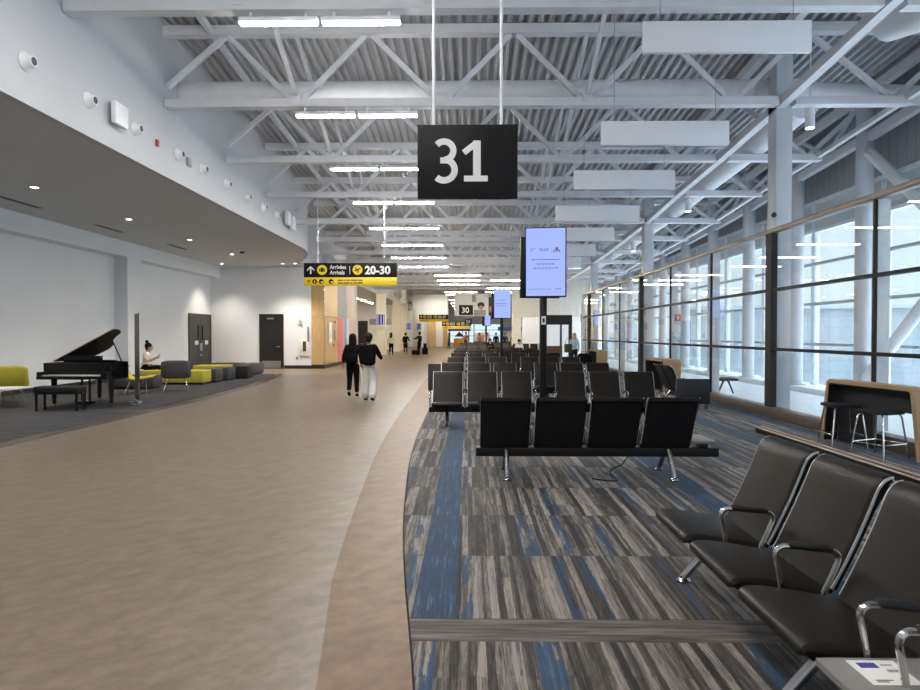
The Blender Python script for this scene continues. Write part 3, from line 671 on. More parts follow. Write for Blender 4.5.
# ================================================================== SIGNS
F = (pi/2, 0, 0)
def rods(t, xs, z0, z1, r=.012):
    for x in xs: Bm().cyl((x, 0, z0), (x, 0, z1), r, n=10).build('hanging_rod', M['fixture'], t)
yS = 6.25
t = empty('gate_sign', (-.005, yS, 3.31), 0, 'black hanging sign with large white number 31', 'sign')
Bm().box(-.495, .495, -.04, .04, -.36, .36, .004).build('board', M['signb'], t)
# the digits 3 and 1 drawn as strokes
def digit3(cx, cy, s, y):
    pts = []
    import math as mm
    r1, r2 = .092*s, .105*s
    c1 = (cx, cy+.098*s); c2 = (cx, cy-.092*s)
    for a in range(140, -91, -15): pts.append((c1[0]+r1*cos(R(a)), y, c1[1]+r1*sin(R(a))*.98))
    p2 = []
    for a in range(90, -146, -15): p2.append((c2[0]+r2*cos(R(a)), y, c2[1]+r2*sin(R(a))*.98))
    return pts, p2
def ribbon(b, pts, wd, d):
    P = [Vector(p) for p in pts]; L = []; Rr = []
    for i, p in enumerate(P):
        tt = (P[min(i+1, len(P)-1)]-P[max(i-1, 0)]).normalized(); nn = Vector((-tt.z, 0, tt.x))*wd/2
        L.append(p+nn); Rr.append(p-nn)
    for i in range(len(P)-1):
        vs = [b.bm.verts.new(v+Vector((0, o_, 0))) for o_ in (0, d) for v in (L[i], Rr[i], Rr[i+1], L[i+1])]
        for q in ((0, 1, 2, 3), (7, 6, 5, 4), (0, 4, 5, 1), (1, 5, 6, 2), (2, 6, 7, 3), (3, 7, 4, 0)): b.bm.faces.new([vs[j] for j in q])
    return b
a3, b3 = digit3(-.232, .005, 1.0, -.0435)
b = Bm(); ribbon(b, a3, .062, .003); ribbon(b, [(x_, y_-.0004, z_) for x_, y_, z_ in b3], .064, .0034); b.box(-.27, -.19, -.0442, -.0405, -.022, .036)
b.build('digit', M['signw'], t, smooth=False)
b = Bm().box(.055, .13, -.0435, -.0405, -.195, .2).box(-.035, .2, -.0440, -.0405, -.2005, -.144)
b.prism([(.12, .2006), (.07, .2006), (-.055, .105), (-.02, .06), (.075, .13)], -.0445, -.0405, lambda a, c, h: (a, h, c))
b.build('digit', M['signw'], t, smooth=False)
rods(t, (-.335, .335), .36, zch(yS)+.9-3.31, .016)
# direction sign
def icon_disc(t, x, z, r, m='signy', y=-.053): Bm().cyl((x, y, z), (x, y+.008, z), r, n=28).build('icon_disc', M[m], t)
def arrow(t, x, z, s, m, y=-.054):
    b = Bm().box(x-.16*s, x+.16*s, y-.0006, y+.006, z-1.0*s, z+.7*s)
    for q in (-1, 1): b.prism([(x, z+1.0*s), (x+q*.95*s, z+.1*s), (x+q*.95*s, z-.32*s), (x, z+.55*s)], y, y+.006, lambda a, c, h: (a, h, c))
    b.build('arrow', M[m], t, smooth=False)
def direction_sign(px0, px1, py_top, Y, label, full=True, rng='20-30'):
    k = Y/625; xc = ((px0+px1)/2-468)*k; W = (px1-px0)*k; zt = 1.6+(334-py_top)*k
    s = W/2.74
    t = empty('direction_sign', (xc, Y, zt), 0, label, 'sign')
    Bm().box(-W/2, W/2, -.05, .05, -.415*s, 0, .004).build('black_board', M['signb'], t)
    Bm().box(-W/2, W/2, -.05, .05, -.66*s, -.425*s, .004).build('yellow_board', M['signy'], t)
    arrow(t, -1.165*s, -.205*s, .115*s, 'signw')
    icon_disc(t, -.83*s, -.205*s, .145*s)
    b = Bm().box(-.88*s, -.78*s, -.056, -.05, -.265*s, -.155*s).box(-.855*s, -.805*s, -.0555, -.05, -.155*s, -.13*s).box(-.92*s, -.893*s, -.056, -.05, -.26*s, -.16*s).box(-.767*s, -.74*s, -.056, -.05, -.26*s, -.16*s)
    b.build('suitcase_icon', M['signb'], t, smooth=False)
    text('Arrivées', .165*s, M['signw'], t, (-.60*s, -.053, -.175*s), F, bold=.004*s, sx=.84); text('Arrivals', .165*s, M['signw'], t, (-.60*s, -.053, -.335*s), F, bold=.004*s, sx=.84)
    Bm().box(-.02*s, -.005*s, -.054, -.05, -.33*s, -.09*s).build('divider', M['signw'], t)
    icon_disc(t, .215*s, -.205*s, .145*s)
    b = Bm().beam((.13*s, -.055, -.235*s), (.30*s, -.055, -.165*s), .006, .034*s); b.beam((.20*s, -.055, -.205*s), (.14*s, -.055, -.13*s), .006, .03*s); b.beam((.22*s, -.055, -.2*s), (.24*s, -.055, -.29*s), .006, .034*s)
    b.build('plane_icon', M['signb'], t, smooth=False)
    text(rng, .33*s, M['signw'], t, (.43*s, -.053, -.325*s), F, bold=.012*s, sx=.98)
    arrow(t, -1.22*s, -.545*s, .055*s, 'signb')
    for x in (-1.05, -.855, -.565): icon_disc(t, x*s, -.545*s, .07*s, 'signb')
    for x in (-.855, -.565): Bm().box((x-.01)*s, (x+.05)*s, -.056, -.05, -.575*s, -.545*s).build('icon_mark', M['signw'], t)
    Bm().box(-1.065*s, -1.035*s, -.056, -.05, -.58*s, -.52*s).build('icon_mark', M['signy'], t)
    if full:
        # two lines of print too small to read
        for zz, seq in ((-.508, (.16, .05, .1, .2, .12)), (-.588, (.14, .18, .06, .1, .16))):
            x = -.37
            for w_ in seq:
                Bm().box(x*s, (x+w_)*s, -.053, -.05, (zz-.018)*s, (zz+.018)*s).build('small_print', M['ink'], t); x += w_+.025
    rods(t, (-.96*s, 1.0*s), 0, max(.4, ztop(Y)-zt), .012*s)
    return t
direction_sign(304, 397, 263, 18.62, 'black and yellow hanging sign reading Arrivals and 20-30')
direction_sign(419, 448, 314.6, 59, 'smaller black and yellow overhead sign farther down the corridor', False, '20-29')
direction_sign(442, 471, 321.5, 76, 'most distant black and yellow overhead sign, before the bright end window', False, '20-28')
def far_gate(txt, px0, px1, py0, py1, Y, label):
    k = Y/625; xc = ((px0+px1)/2-468)*k; W = (px1-px0)*k; zc = 1.6+(334-(py0+py1)/2)*k; H = (py1-py0)*k
    t = empty('gate_sign', (xc, Y, zc), 0, label, 'sign')
    Bm().box(-W/2, W/2, -.04, .04, -H/2, H/2).build('board', M['signb'], t)
    text(txt, H*.78, M['signw'], t, (-W*.05, -.045, -H*.27), F, 'CENTER', bold=.003)
    rods(t, (-W*.33, W*.33), H/2, max(.3, ztop(Y)-zc))
far_gate('30', 459, 473, 305, 315, 44, 'black hanging sign with white number 30 in the distance')
far_gate('29', 465.2, 471.8, 319, 324.5, 70, 'tiny black hanging sign with white number 29, far away')
# printed banner behind the 30 sign
Y = 47; k = Y/625
t = empty('hanging_banner', (0, Y, 0), 0, 'wide white hanging banner with portrait print behind the 30 sign', 'banner')
X = lambda px: (px-468)*k
Z = lambda py: 1.6+(334-py)*k
Bm().box(X(454.5), X(488.5), -.05, .05, Z(316), Z(294)).build('panel', M['bannerw'], t)
Bm().sphere((X(481), -.04, Z(305)), .28, (1, .15, .8)).build('print_hair', M['bannerd'], t); Bm().sphere((X(481), -.06, Z(307)), .17, (1, .15, 1.2)).build('print_face', M['bannero'], t)
Bm().box(X(474), X(486), -.058, -.05, Z(315.5), Z(310)).build('print_shirt', M['bannerg'], t); Bm().box(X(472), X(476), -.058, -.05, Z(302), Z(295)).build('print_block', M['bannerg'], t)
Bm().box(X(488.5), X(495), -.05, .05, Z(315.5), Z(297)).build('dark_panel', M['bannerd'], t); Bm().sphere((X(491.5), -.05, Z(309)), .2, (1, .15, 1.2)).build('print_face', M['bannero'], t)
for px in (456, 472, 486): Bm().cyl((X(px), 0, Z(294)), (X(px), 0, ztop(Y)), .012, n=6).build('hanging_rod', M['fixture'], t)

# ---- information displays on posts
def display(x, Y, label, h=1.2, tilt=-8, zb=2.28, second='behind'):
    t = empty('display_post', (x, Y, 0), 0, label, 'display', 'information screens on posts')
    Bm().box(-.06, .06, -.06, .06, .02, zb+.25, .008).build('pole', M['blackm'], t); Bm().box(-.22, .22, -.22, .22, 0.0, .025, .006).build('base_plate', M['blackm'], t)
    wS = h*.575
    def scr(off, rz, face, nm='screen'):
        o = empty(nm, off, R(rz)); o.parent = t
        Bm().box(-wS/2-.02, wS/2+.02, -.0, .09, -.02, h+.02, .006).build('casing', M['blackm'], o)
        if face:
            Bm().box(-wS/2, wS/2, -.006, .002, 0, h).build('glass_face', M['screen'], o)
        return o
    s1 = scr((.03, -.10, zb), tilt, True)
    s2 = scr((-.06, .16, zb-.01), 180+tilt*-1.5, True); s2.scale = (1, 1, .88)
    if h > 1.19:
        m = M['screentx']; y = -.0075
        text('TELUS', .062*h/1.2, m, s1, (-.125, y, h*.665), F, bold=.0012)
        Bm().tube([(-.24+.035*cos(R(a)), y, h*.665+.02+.025*sin(R(a))) for a in range(100, 300, 20)], .004, 5).beam((-.25, y, h*.665+.02), (-.19, y, h*.665+.045), .003, .008).build('leaf_mark', m, s1)
        Bm().box(.105, .109, y, y+.002, h*.65, h*.70).build('divider', m, s1)
        b = Bm().beam((.13, y, h*.645), (.19, y, h*.70), .004, .018).beam((.19, y, h*.70), (.255, y, h*.645), .004, .018).box(.175, .21, y-.001, y+.002, h*.69, h*.715)
        b.build('emblem', m, s1, smooth=False); Bm().box(.178, .208, y, y+.002, h*.64, h*.685).build('emblem_core', M['screenpk'], s1)
        for zz, seq in ((.53, (.05, .05, .05, .06, .06, .05, .04, .05)), (.465, (.07, .05, .03, .06, .05)), (.405, (.06, .06, .05, .04, .06, .03, .07))):
            tot = sum(seq)+.012*(len(seq)-1); x_ = -tot/2
            for w_ in seq:
                Bm().box(x_, x_+w_, y, y+.002, h*zz, h*zz+.015).build('small_print', m, s1); x_ += w_+.012
        Bm().box(-.3, .1, y, y+.002, h*.098, h*.104).build('rule_line', m, s1); Bm().box(.16, .28, y, y+.002, h*.098, h*.106).build('rule_line', m, s1)
        # card reader notice on the pole
        Bm().box(-.04, .04, -.068, -.06, 1.77, 1.92, .003).build('pole_label', M['signw'], t); Bm().box(-.02, .02, -.07, -.067, 1.81, 1.88).build('pole_label_mark', M['ink'], t)
    else:
        for zz, w_ in ((.62, .22), (.5, .3), (.42, .26)): Bm().box(-w_, w_*.6, -.0075, -.005, h*zz, h*zz+.015).build('small_print', M['screentx'], s1)
    return t
display(1.35, 11.25, 'tall blue information screen on the nearest black post among the seats')
display(1.41, 26.3, 'blue information screen on the second black post down the lounge', 1.19, -3)
display(1.45, 50.0, 'small distant pair of blue screens on the farthest black post', 1.19, -30)
# ---- flight information screens in the hall
for i, (px, py0, py1, Y, l) in enumerate(((380.8, 313, 327, 47.9, 'blue flight screen on the nearest cream column down the corridor'), (409, 322, 331, 63, 'blue flight screen down the hall, left one of two'), (419, 323, 330.5, 75, 'blue flight screen down the hall, right one of two'))):
    k = Y/625; x = (px-468)*k; zc = 1.6+(334-(py0+py1)/2)*k; H = (py1-py0)*k; W = H*.62
    t = empty('flight_screen', (x, Y, zc), 0, l, 'screen')
    Bm().box(-W/2, W/2, -.12, -.01, -H/2, H/2, .01).build('casing', M['fixture'], t); Bm().box(-W*.46, W*.46, -.126, -.119, -H*.33, H*.4).build('display', M['screenb'], t)
    for x_ in (-.2, .02, .2): Bm().box(x_*W*1.6-.02, x_*W*1.6+.03, -.13, -.125, -H*.3, H*.36).build('flight_column', M['signw'], t)
# ================================================================== BEAM SEATING
def sheet(front, th, w_, bev=0.016, name='sheet', m='vinyl', m2=None):
    """upholstered shell: front-face profile (d,z), thickness th(list or float), rounded on the sides"""
    P = [Vector((0, d, z)) for d, z in front]; n = len(P)
    ths = th if isinstance(th, list) else [th]*n
    nor = []
    for i in range(n):
        t = (P[min(i+1, n-1)]-P[max(i-1, 0)]).normalized(); nor.append(Vector((0, t.z, -t.y)))
    def loop(u, k, inset):
        f = [p + q*(t*0.5*(1-k)) for p, q, t in zip(P, nor, ths)]
        bk = [p + q*(t*0.5*(1+k)) for p, q, t in zip(P, nor, ths)]
        # pull the ends in so the outline is rounded at the corners
        def ins(L):
            L = [v.copy() for v in L]
            L[0] += (P[1]-P[0]).normalized()*inset; L[-1] += (P[-2]-P[-1]).normalized()*inset
            return L
        return [Vector((u, v.y, v.z)) for v in ins(f)] + [Vector((u, v.y, v.z)) for v in reversed(ins(bk))]
    b = Bm(); st = []
    for u, k, i_ in ((0, .25, .02), (.004, .62, .010), (.012, .90, .004), (.028, 1, 0), (w_*.5, 1, 0), (w_-.028, 1, 0), (w_-.012, .90, .004), (w_-.004, .62, .010), (w_, .25, .02)):
        st.append([b.bm.verts.new(v) for v in loop(u, k, i_)])
    m_ = len(st[0])
    for a, c in zip(st, st[1:]):
        for i in range(m_): b.bm.faces.new((a[i], a[(i+1) % m_], c[(i+1) % m_], c[i]))
    b.bm.faces.new(st[0]); b.bm.faces.new(st[-1][::-1])
    if m2:
        b.bm.normal_update()
    return b
def smoothp(pts, sub=4):
    out = []; n = len(pts)
    for i in range(n-1):
        p0, p1, p2, p3 = (Vector(pts[max(i-1, 0)]), Vector(pts[i]), Vector(pts[i+1]), Vector(pts[min(i+2, n-1)]))
        for k in range(sub):
            t = k/sub
            out.append(tuple(0.5*((2*p1)+(-p0+p2)*t+(2*p0-5*p1+4*p2-p3)*t*t+(-p0+3*p1-3*p2+p3)*t**3)))
    out.append(tuple(pts[-1])); return out
SW = .535
seatP = smoothp([(0.0, .372), (-.004, .402), (.022, .425), (.075, .432), (.19, .420), (.33, .398), (.475, .372)], 4)
backP = smoothp([(.455, .362), (.488, .420), (.545, .535), (.600, .655), (.640, .750), (.668, .823), (.694, .879), (.732, .914), (.778, .921)], 4)
ME = {}
def seat_meshes(SW):
    d = {}
    d['seat'] = sheet(seatP, [.058+.020*min(1, i/6) for i in range(len(seatP))], SW).mesh('seat', M['vinyl'])
    d['back'] = sheet(backP, [.042-.010*abs(i/len(backP)-.4) for i in range(len(backP))], SW).mesh('backrest', M['vinyl'])
    for k, u in (('trimL', -.002), ('trimR', SW+.002)):
        b = Bm(); pts = [(u, q+.014, z-.006) for q, z in backP[2:-2]]
        for a, c in zip(pts, pts[1:]): b.beam(a, c, .006, .012, up=(0, 1, 0))
        d[k] = b.mesh('edge_trim', M['trimm'])
    shellP = [(q+.042, z-.008) for q, z in backP]
    d['shellb'] = sheet(shellP[1:-5], .014, SW-.03).mesh('back_shell', M['shell'])
    d['pan'] = Bm().box(.06, SW-.06, .16, .44, .316, .350, .012).mesh('seat_pan', M['shell'])
    return d
SM = {}
arm = smoothp([(0, .225, .318), (0, .222, .40), (0, .205, .50), (0, .196, .558), (0, .215, .588), (0, .262, .594), (0, .43, .578), (0, .478, .566), (0, .492, .535), (0, .470, .47), (0, .415, .35)], 4)
ME['arm'] = Bm().tube(arm, .0135, 10).mesh('armrest', M['chrome'])
ME['pad'] = Bm().tube([(0, .255, .600), (0, .27, .601), (0, .43, .585), (0, .462, .577)], [.014, .0185, .0185, .014], 10).mesh('arm_pad', M['pad'])
def legmesh(front):
    y0, y1 = (.36, .126) if front else (.46, .69)
    b = Bm().tube([(0, y0, .30), (0, (y0+y1)/2, .165), (0, y1, .032)], [.030, .028, .025], 12)
    b.cyl((0, y1, .018), (0, y1, .034), .045, .03, n=18).cyl((0, y1, .006), (0, y1, .018), .05, n=18)
    return b.mesh('leg', M['alu'])
ME['legF'], ME['legR'] = legmesh(True), legmesh(False)
def bench(loc, rz, layout, label, pitch=.61, group=None, gap=.055, arms=None, legs=None, tablew=.46, lite=False, paper=False):
    """layout: s = seat, t = side table, along local +x; the bench faces local -y"""
    t = empty('beam_seating', loc, R(rz), label, 'bench seating', group)
    SW = round(pitch-gap, 3); E = SM.setdefault(SW, None) or SM.__setitem__(SW, seat_meshes(SW)) or SM[SW]
    u = 0.0; bnd = []
    for i, c in enumerate(layout):
        if c == 's':
            o = u+(pitch-SW)/2
            s_ = link('seat', E['seat'], t, (o, 0, 0)); link('seat_pan', E['pan'], s_)
            k = link('backrest', E['back'], t, (o, 0, 0))
            link('back_shell', E['shellb'], k, (.015, 0, 0))
            if not lite:
                link('edge_trim', E['trimL'], k); link('edge_trim', E['trimR'], k)
            bnd += [u, u+pitch]; u += pitch
        else:
            Bm().box(u+.02, u+tablew-.01, .02, .50, .385, .408, .006).box(u+.02, u+tablew-.01, .02, .50, .376, .386, .004, mi=1).build('side_table', [M['laminate'], M['blacklam']], t)
            Bm().box(u+.1, u+tablew-.1, .3, .46, .318, .378).build('table_bracket', M['blackm'], t)
            u += tablew
    bm_ = Bm().box(-.02, u+.02, .36, .47, .225, .322, .008)
    bm_.build('beam', M['blackm'], t)
    for a in (sorted(set(round(x, 3) for x in bnd)) if arms is None else arms):
        ar = link('armrest', ME['arm'], t, (a, 0, 0)); link('arm_pad', ME['pad'], ar)
    for a in (legs or (.30, u-.30)):
        link('leg', ME['legF'], t, (a, 0, 0)); link('leg', ME['legR'], t, (a, 0, 0))
    return t, u
# the bench seen from behind, four seats and a side table
tA, uA = bench((2.79, 7.476, 0), 180, 'tssss', 'row of four black seats with backs to the camera and a grey side table', .60, arms=(.88, 1.48, 2.08), legs=(.545, 2.36), tablew=.28)
# foreground bench on the right
tR, uR = bench((1.262, 4.245, 0), -90, 'ssstss', 'nearest black beam bench on the right, facing the walkway', .64, arms=(.64, 1.28, 1.92, 2.13), legs=(.22, 1.53, 3.5), tablew=.46, gap=.072)
# rows facing the camera
rowY = [10.62, 14.15, 18.0, 21.95, 26.2, 30.3, 34.6, 39.0]
for i, y in enumerate(rowY):
    lbl = '%s row of dark seats facing the camera, ' % ['front', 'second', 'third', 'fourth', 'fifth', 'sixth', 'seventh', 'eighth'][i]
    for x, side in ((-.67, 'three seats on the walkway side'), (1.53, 'three seats on the window side')):
        bt, _ = bench((x, y, 0), 0, 'sss', lbl+side, .618, 'rows of black seats facing the camera', gap=.088, lite=i > 3)
        if i == 1 and x < 0:
            Bm().box(-.23, .06, -.08, -.03, .33, .93, .008).build('end_panel', M['panel'], bt); Bm().box(-.08, .0, .36, .46, .25, .36).build('panel_bracket', M['blackm'], bt)
# sideways bench by the armchair
tS, _ = bench((5.10, 13.42, 0), 90, 'ss', 'pair of dark seats turned towards the window, with a boxy charcoal end panel', .62, arms=(.62, 1.24))
pe = Bm().box(-.085, -.015, -.05, .67, .11, .645, .012).build('end_panel', M['panel'], tS)
for yy in (.02, .6): Bm().cyl((-.05, yy, .006), (-.05, yy, .115), .035, n=14).build('foot', M['alu'], pe)
t = empty('reflection_bench', (6.9, 16.8, 0), 0, 'low black bench shape outside the glass wall, built for a reflection in it', 'bench')  # bench shape stands in for a reflection on the glass
Bm().box(-.30, .24, -.25, .25, .36, .43, .02).build('seat', M['black_up'], t)
for s in (-1, 1): Bm().tube([(s*.06, 0, .36), (s*.2, 0, .02)], [.03, .02], 8).build('leg', M['blackm'], t)
# far dark seats beyond the rows
for i, (x, y, n_) in enumerate(((-.6, 47, 7), (3.2, 44, 4), (-.2, 52, 6), (.5, 57, 7))):
    t = empty('beam_seating', (x, y, 0), 0, 'far dark bench of seats at the end of the lounge, %s from the camera' % ORD[i], 'bench seating', 'far benches')
    for k in range(n_):
        sheet(seatP, .05, SW).build('seat', M['vinyl'], t, (k*.62, 0, 0)); sheet(backP, .04, SW).build('backrest', M['vinyl'], t, (k*.62, 0, 0))
    Bm().box(0, n_*.62, .36, .47, .1, .32).build('beam', M['blackm'], t)
    for a in (.4, n_*.62-.4): link('leg', ME['legF'], t, (a, 0, 0)); link('leg', ME['legR'], t, (a, 0, 0))
# cable under the bench seen from behind
tag(Bm().tube(smoothp([(1.82, 7.08, .23), (1.72, 7.0, .14), (1.62, 6.98, .10), (1.58, 6.96, .05), (1.62, 6.9, .018), (1.60, 6.75, .014), (1.46, 6.78, .014), (1.36, 6.86, .014)], 5), .007, 6).build('power_cable', M['blackm']), 'thin black power cable hanging under the bench seen from behind', 'cable')
# notice on the foreground table (a printed square code is left out)
Ry = 4.245-3*.64
t = empty('paper_notice', (1.46, 2.195, .4105), 0, 'white paper notice with blue heading on the near side table', 'paper')
Bm().box(-.085, .085, -.08, .08, -.001, .0015).build('sheet', M['paper'], t); Bm().box(-.06, .005, .028, .062, .0012, .0025).build('blue_heading', M['bluei'], t)
for yy, a, c in ((.01, .02, .06), (.0, .02, .055), (.045, .02, .06), (-.055, -.06, .0), (-.065, -.06, -.02)): Bm().box(a, c, yy, yy+.005, .0012, .0022).build('print_line', M['ink'], t)

# ================================================================== LEDGE, HIGH TABLES, STOOLS, ARMCHAIR
t = empty('narrow_ledge', (2.33, 0, 0), 0, 'long narrow dark ledge with bronze edges behind the nearest bench', 'ledge')
Bm().box(-.028, .028, -1.5, 5.03, .812, .862, .006).build('shelf', M['blackm'], t)
for x, z_ in ((-.027, .857), (.024, .861)): Bm().cyl((x, -1.5, z_), (x, 5.03, z_), .006, n=10).build('bronze_edge', M['bronze'], t)
for y in (4.78, 2.78, .8, -1.2): Bm().box(-.03, .03, y-.03, y+.03, .0, .82, .006).build('post', M['blackm'], t)
def high_table(loc, L, D, H, label, rz=0, spl=.0, group='oak waterfall tables by the glass wall'):
    """oak waterfall table, long side along local y, open front towards -x"""
    t = empty('high_table', loc, R(rz), label, 'table', group)
    th, r = .055, .10
    def arc(x0, z0, r_, a0, a1): return [(x0+r_*cos(R(a)), z0+r_*sin(R(a))) for a in range(a0, a1+(1 if a1 > a0 else -1), 15 if a1 > a0 else -15)]
    outer_ = [(-spl, 0)] + arc(r, H-r, r, 180, 90) + arc(L-r, H-r, r, 90, 0) + [(L+spl, 0)]
    ri = r-th
    inner_ = [(L+spl-th, 0)] + arc(L-r, H-r, ri, 0, 90) + arc(r, H-r, ri, 90, 180) + [(th-spl, 0)]
    b = Bm(); 
    poly = outer_+inner_
    b.prism(poly, 0, D, lambda a, c, h: (h, a, c))
    b.build('oak_shell', M['wood'], t)
    Bm().prism([(L-th-.012, H-th-.03), (L-th-.002, H-th-.03), (L+spl-th-.002, .005), (L+spl-th-.012, .005)], .015, D-.005, lambda a, c, h: (h, a, c)).build('lining', M['blacklam'], t)
    Bm().prism([(th+.002, H-th-.03), (th+.012, H-th-.03), (th-spl+.012, .005), (th-spl+.002, .005)], .015, D-.005, lambda a, c, h: (h, a, c)).build('lining', M['blacklam'], t)
    Bm().box(.02, D-.01, th+.02, L-th-.02, H-th-.02, H-th-.002).build('lining', M['blacklam'], t)
    Bm().box(D-.04, D-.015, th+.01, L-th-.01, H-.36, H-th-.01).build('modesty_panel', M['blacklam'], t)
    Bm().box(D-.06, D-.03, L-.75, L-th-.01, .005, H-.36).build('modesty_panel', M['blacklam'], t)
    return t
high_table((5.565, 7.86, 0), 1.62, .22, .93, 'oak high table nearest the camera, with black inside and two stools', 6.3, .11)
high_table((5.10, 16.35, 0), 1.75, .45, .93, 'oak high table by the glass wall behind the dark armchair')
high_table((5.30, 25.8, 0), 1.7, .45, .93, 'small oak high table farther along the glass wall beside the standing woman')
def stool(x, y, rz, label):
    t = empty('bar_stool', (x, y, 0), R(rz), label, 'stool', 'bar stools at the near oak table'); t.scale = (1.18, 1.18, .97)
    P = [(-.19, .14), (-.13, .185), (.13, .185), (.19, .14), (.2, 0), (.19, -.14), (.13, -.185), (-.13, -.185), (-.19, -.14), (-.2, 0)]
    Bm().prism(P, .595, .625).prism([(a*.96, c*.96) for a, c in P], .625, .637).build('seat', M['blacklam'], t)
    for sx in (-1, 1):
        for sy in (-1, 1):
            Bm().tube([(sx*.13, sy*.12, .595), (sx*.15, sy*.14, .55), (sx*.20, sy*.19, .006)], .0095, 8).build('leg', M['chrome'], t)
    for sx in (-1, 1): Bm().cyl((sx*.182, -.174, .2), (sx*.182, .174, .2), .008, n=8).build('foot_rail', M['chrome'], t)
    for sy in (-1, 1): Bm().cyl((-.182, sy*.174, .2), (.182, sy*.174, .2), .008, n=8).build('foot_rail', M['chrome'], t)
    return t
stool(5.34, 8.16, 22, 'black bar stool standing out in front of the near oak table'); stool(5.30, 8.90, -6, 'black bar stool tucked inside the near oak table, behind the other stool')
t = empty('bag', (4.62, 24.4, 0), 0, 'dark bag heaped on the window-side seat next to the far oak table', 'bag')
Bm().box(-.35, .2, -.15, .15, .42, .85, .12, 3).build('body', M['cblack'], t); Bm().tube([(-.2, 0, .84), (-.18, 0, .93), (.02, 0, .93), (.04, 0, .84)], .015, 6).build('handle', M['brass'], t)
# ================================================================== GRAND PIANO
t = empty('grand_piano', (-8.45, 13.42, 0), 0, 'open black grand piano with its lid propped up', 'piano')
out_ = [(-.75, .0), (-.75, 1.3)] + [(-.75+.42*(1-cos(R(a))), 1.3+.36*sin(R(a))) for a in range(20, 91, 14)] + smoothp([(-.2, 1.66), (.02, 1.50), (.2, 1.18), (.42, .98), (.62, .86), (.73, .66), (.75, .45)], 3) + [(.75, 0)]
inn = [(x*.95, .05+y*.95) for x, y in out_]
Bm().prism(out_, .615, .68).build('case_bottom', M['piano'], t)
b = Bm(); n = len(out_)
L4 = [[b.bm.verts.new((x, y, z)) for x, y in P] for P, z in ((out_, .66), (out_, .975), (inn, .975), (inn, .66))]
for k in range(4):
    for i in range(n): b.bm.faces.new((L4[k][i], L4[k][(i+1) % n], L4[(k+1) % 4][(i+1) % n], L4[(k+1) % 4][i]))
b.build('case_rim', M['piano'], t)
Bm().prism([(x*.93, .3+y*.78) for x, y in out_], .86, .875).build('soundboard', M['cbrown'], t)
kb = Bm().box(-.75, .75, -.24, .02, .63, .70, .006).build('key_bed', M['piano'], t)
for s in (-1, 1): Bm().box(s*.75, s*.63, -.23, .10, .70, .79, .01).build('key_block', M['piano'], t)
Bm().box(-.625, .625, -.243, -.06, .701, .728, .003).build('white_keys', M['ivory'], t)
b = Bm()
for i in range(52):
    if i % 7 not in (1, 4): b.box(-.612+i*.0238, -.600+i*.0238, -.16, -.065, .722, .734)
b.build('black_keys', M['ink'], t)
Bm().box(-.64, .64, -.05, .0, .70, .97, .006).build('fallboard', M['piano'], t)
Bm().box(-.46, .34, .24, .36, .985, 1.12, .008).build('music_desk', M['piano'], t)
# lid: hinged on the left, raised about 29 degrees
lid = empty('lid', (-.75, 0, .985), 0); lid.parent = t; lid.rotation_euler = (0, R(-28), 0)
Bm().prism([(x+.75, y) for x, y in out_ if y >= .34] + [(1.5, .34), (0, .34)], 0, .028).build('panel', M['blacklam'], lid)
Bm().tube([(x+.75, y, .014) for x, y in ((-.75, .335), (0, .335), (.75, .335))], .010, 6).build('edge_reflection', M['bronze'], lid)  # yellowish reflection along the lid edge, put in as a bronze line
Bm().beam((.66, .55, .96), (.40, .52, 1.60), .02, .02).build('prop_stick', M['piano'], t)
for x, y in ((-.63, .16), (.63, .16), (-.38, 1.42)):
    lg = Bm().tube([(x, y, .62), (x, y, .55), (x, y, .08)], [.075, .068, .045], 4).build('leg', M['piano'], t)
    Bm().cyl((x-.02, y, .03), (x+.02, y, .03), .03, n=14).cyl((x, y, .05), (x, y, .085), .03, n=12).build('caster', M['brass'], lg)
ly = Bm().box(-.05, -.03, .18, .24, .12, .62).box(.12, .14, .18, .24, .12, .62).box(-.12, .2, .1, .3, .06, .13, .01).build('pedal_lyre', M['piano'], t)
for x in (-.06, .04, .14): Bm().box(x-.015, x+.015, -.02, .12, .07, .085, .004).build('pedal', M['brass'], ly)
t = empty('piano_bench', (-8.53, 12.95, 0), 0, 'black padded bench in front of the grand piano', 'bench')
Bm().box(-.46, .46, -.17, .17, .42, .51, .02).build('cushion', M['black_up'], t); Bm().box(-.45, .45, -.16, .16, .35, .42).build('apron', M['piano'], t)
for x in (-.42, .42):
    for y in (-.13, .13): Bm().tube([(x, y, .40), (x, y, .006)], [.04, .028], 4).build('leg', M['piano'], t)
    Bm().cyl((x, 0, .385), (x+math.copysign(.06, x), 0, .385), .025, n=12).build('knob', M['brass'], t)
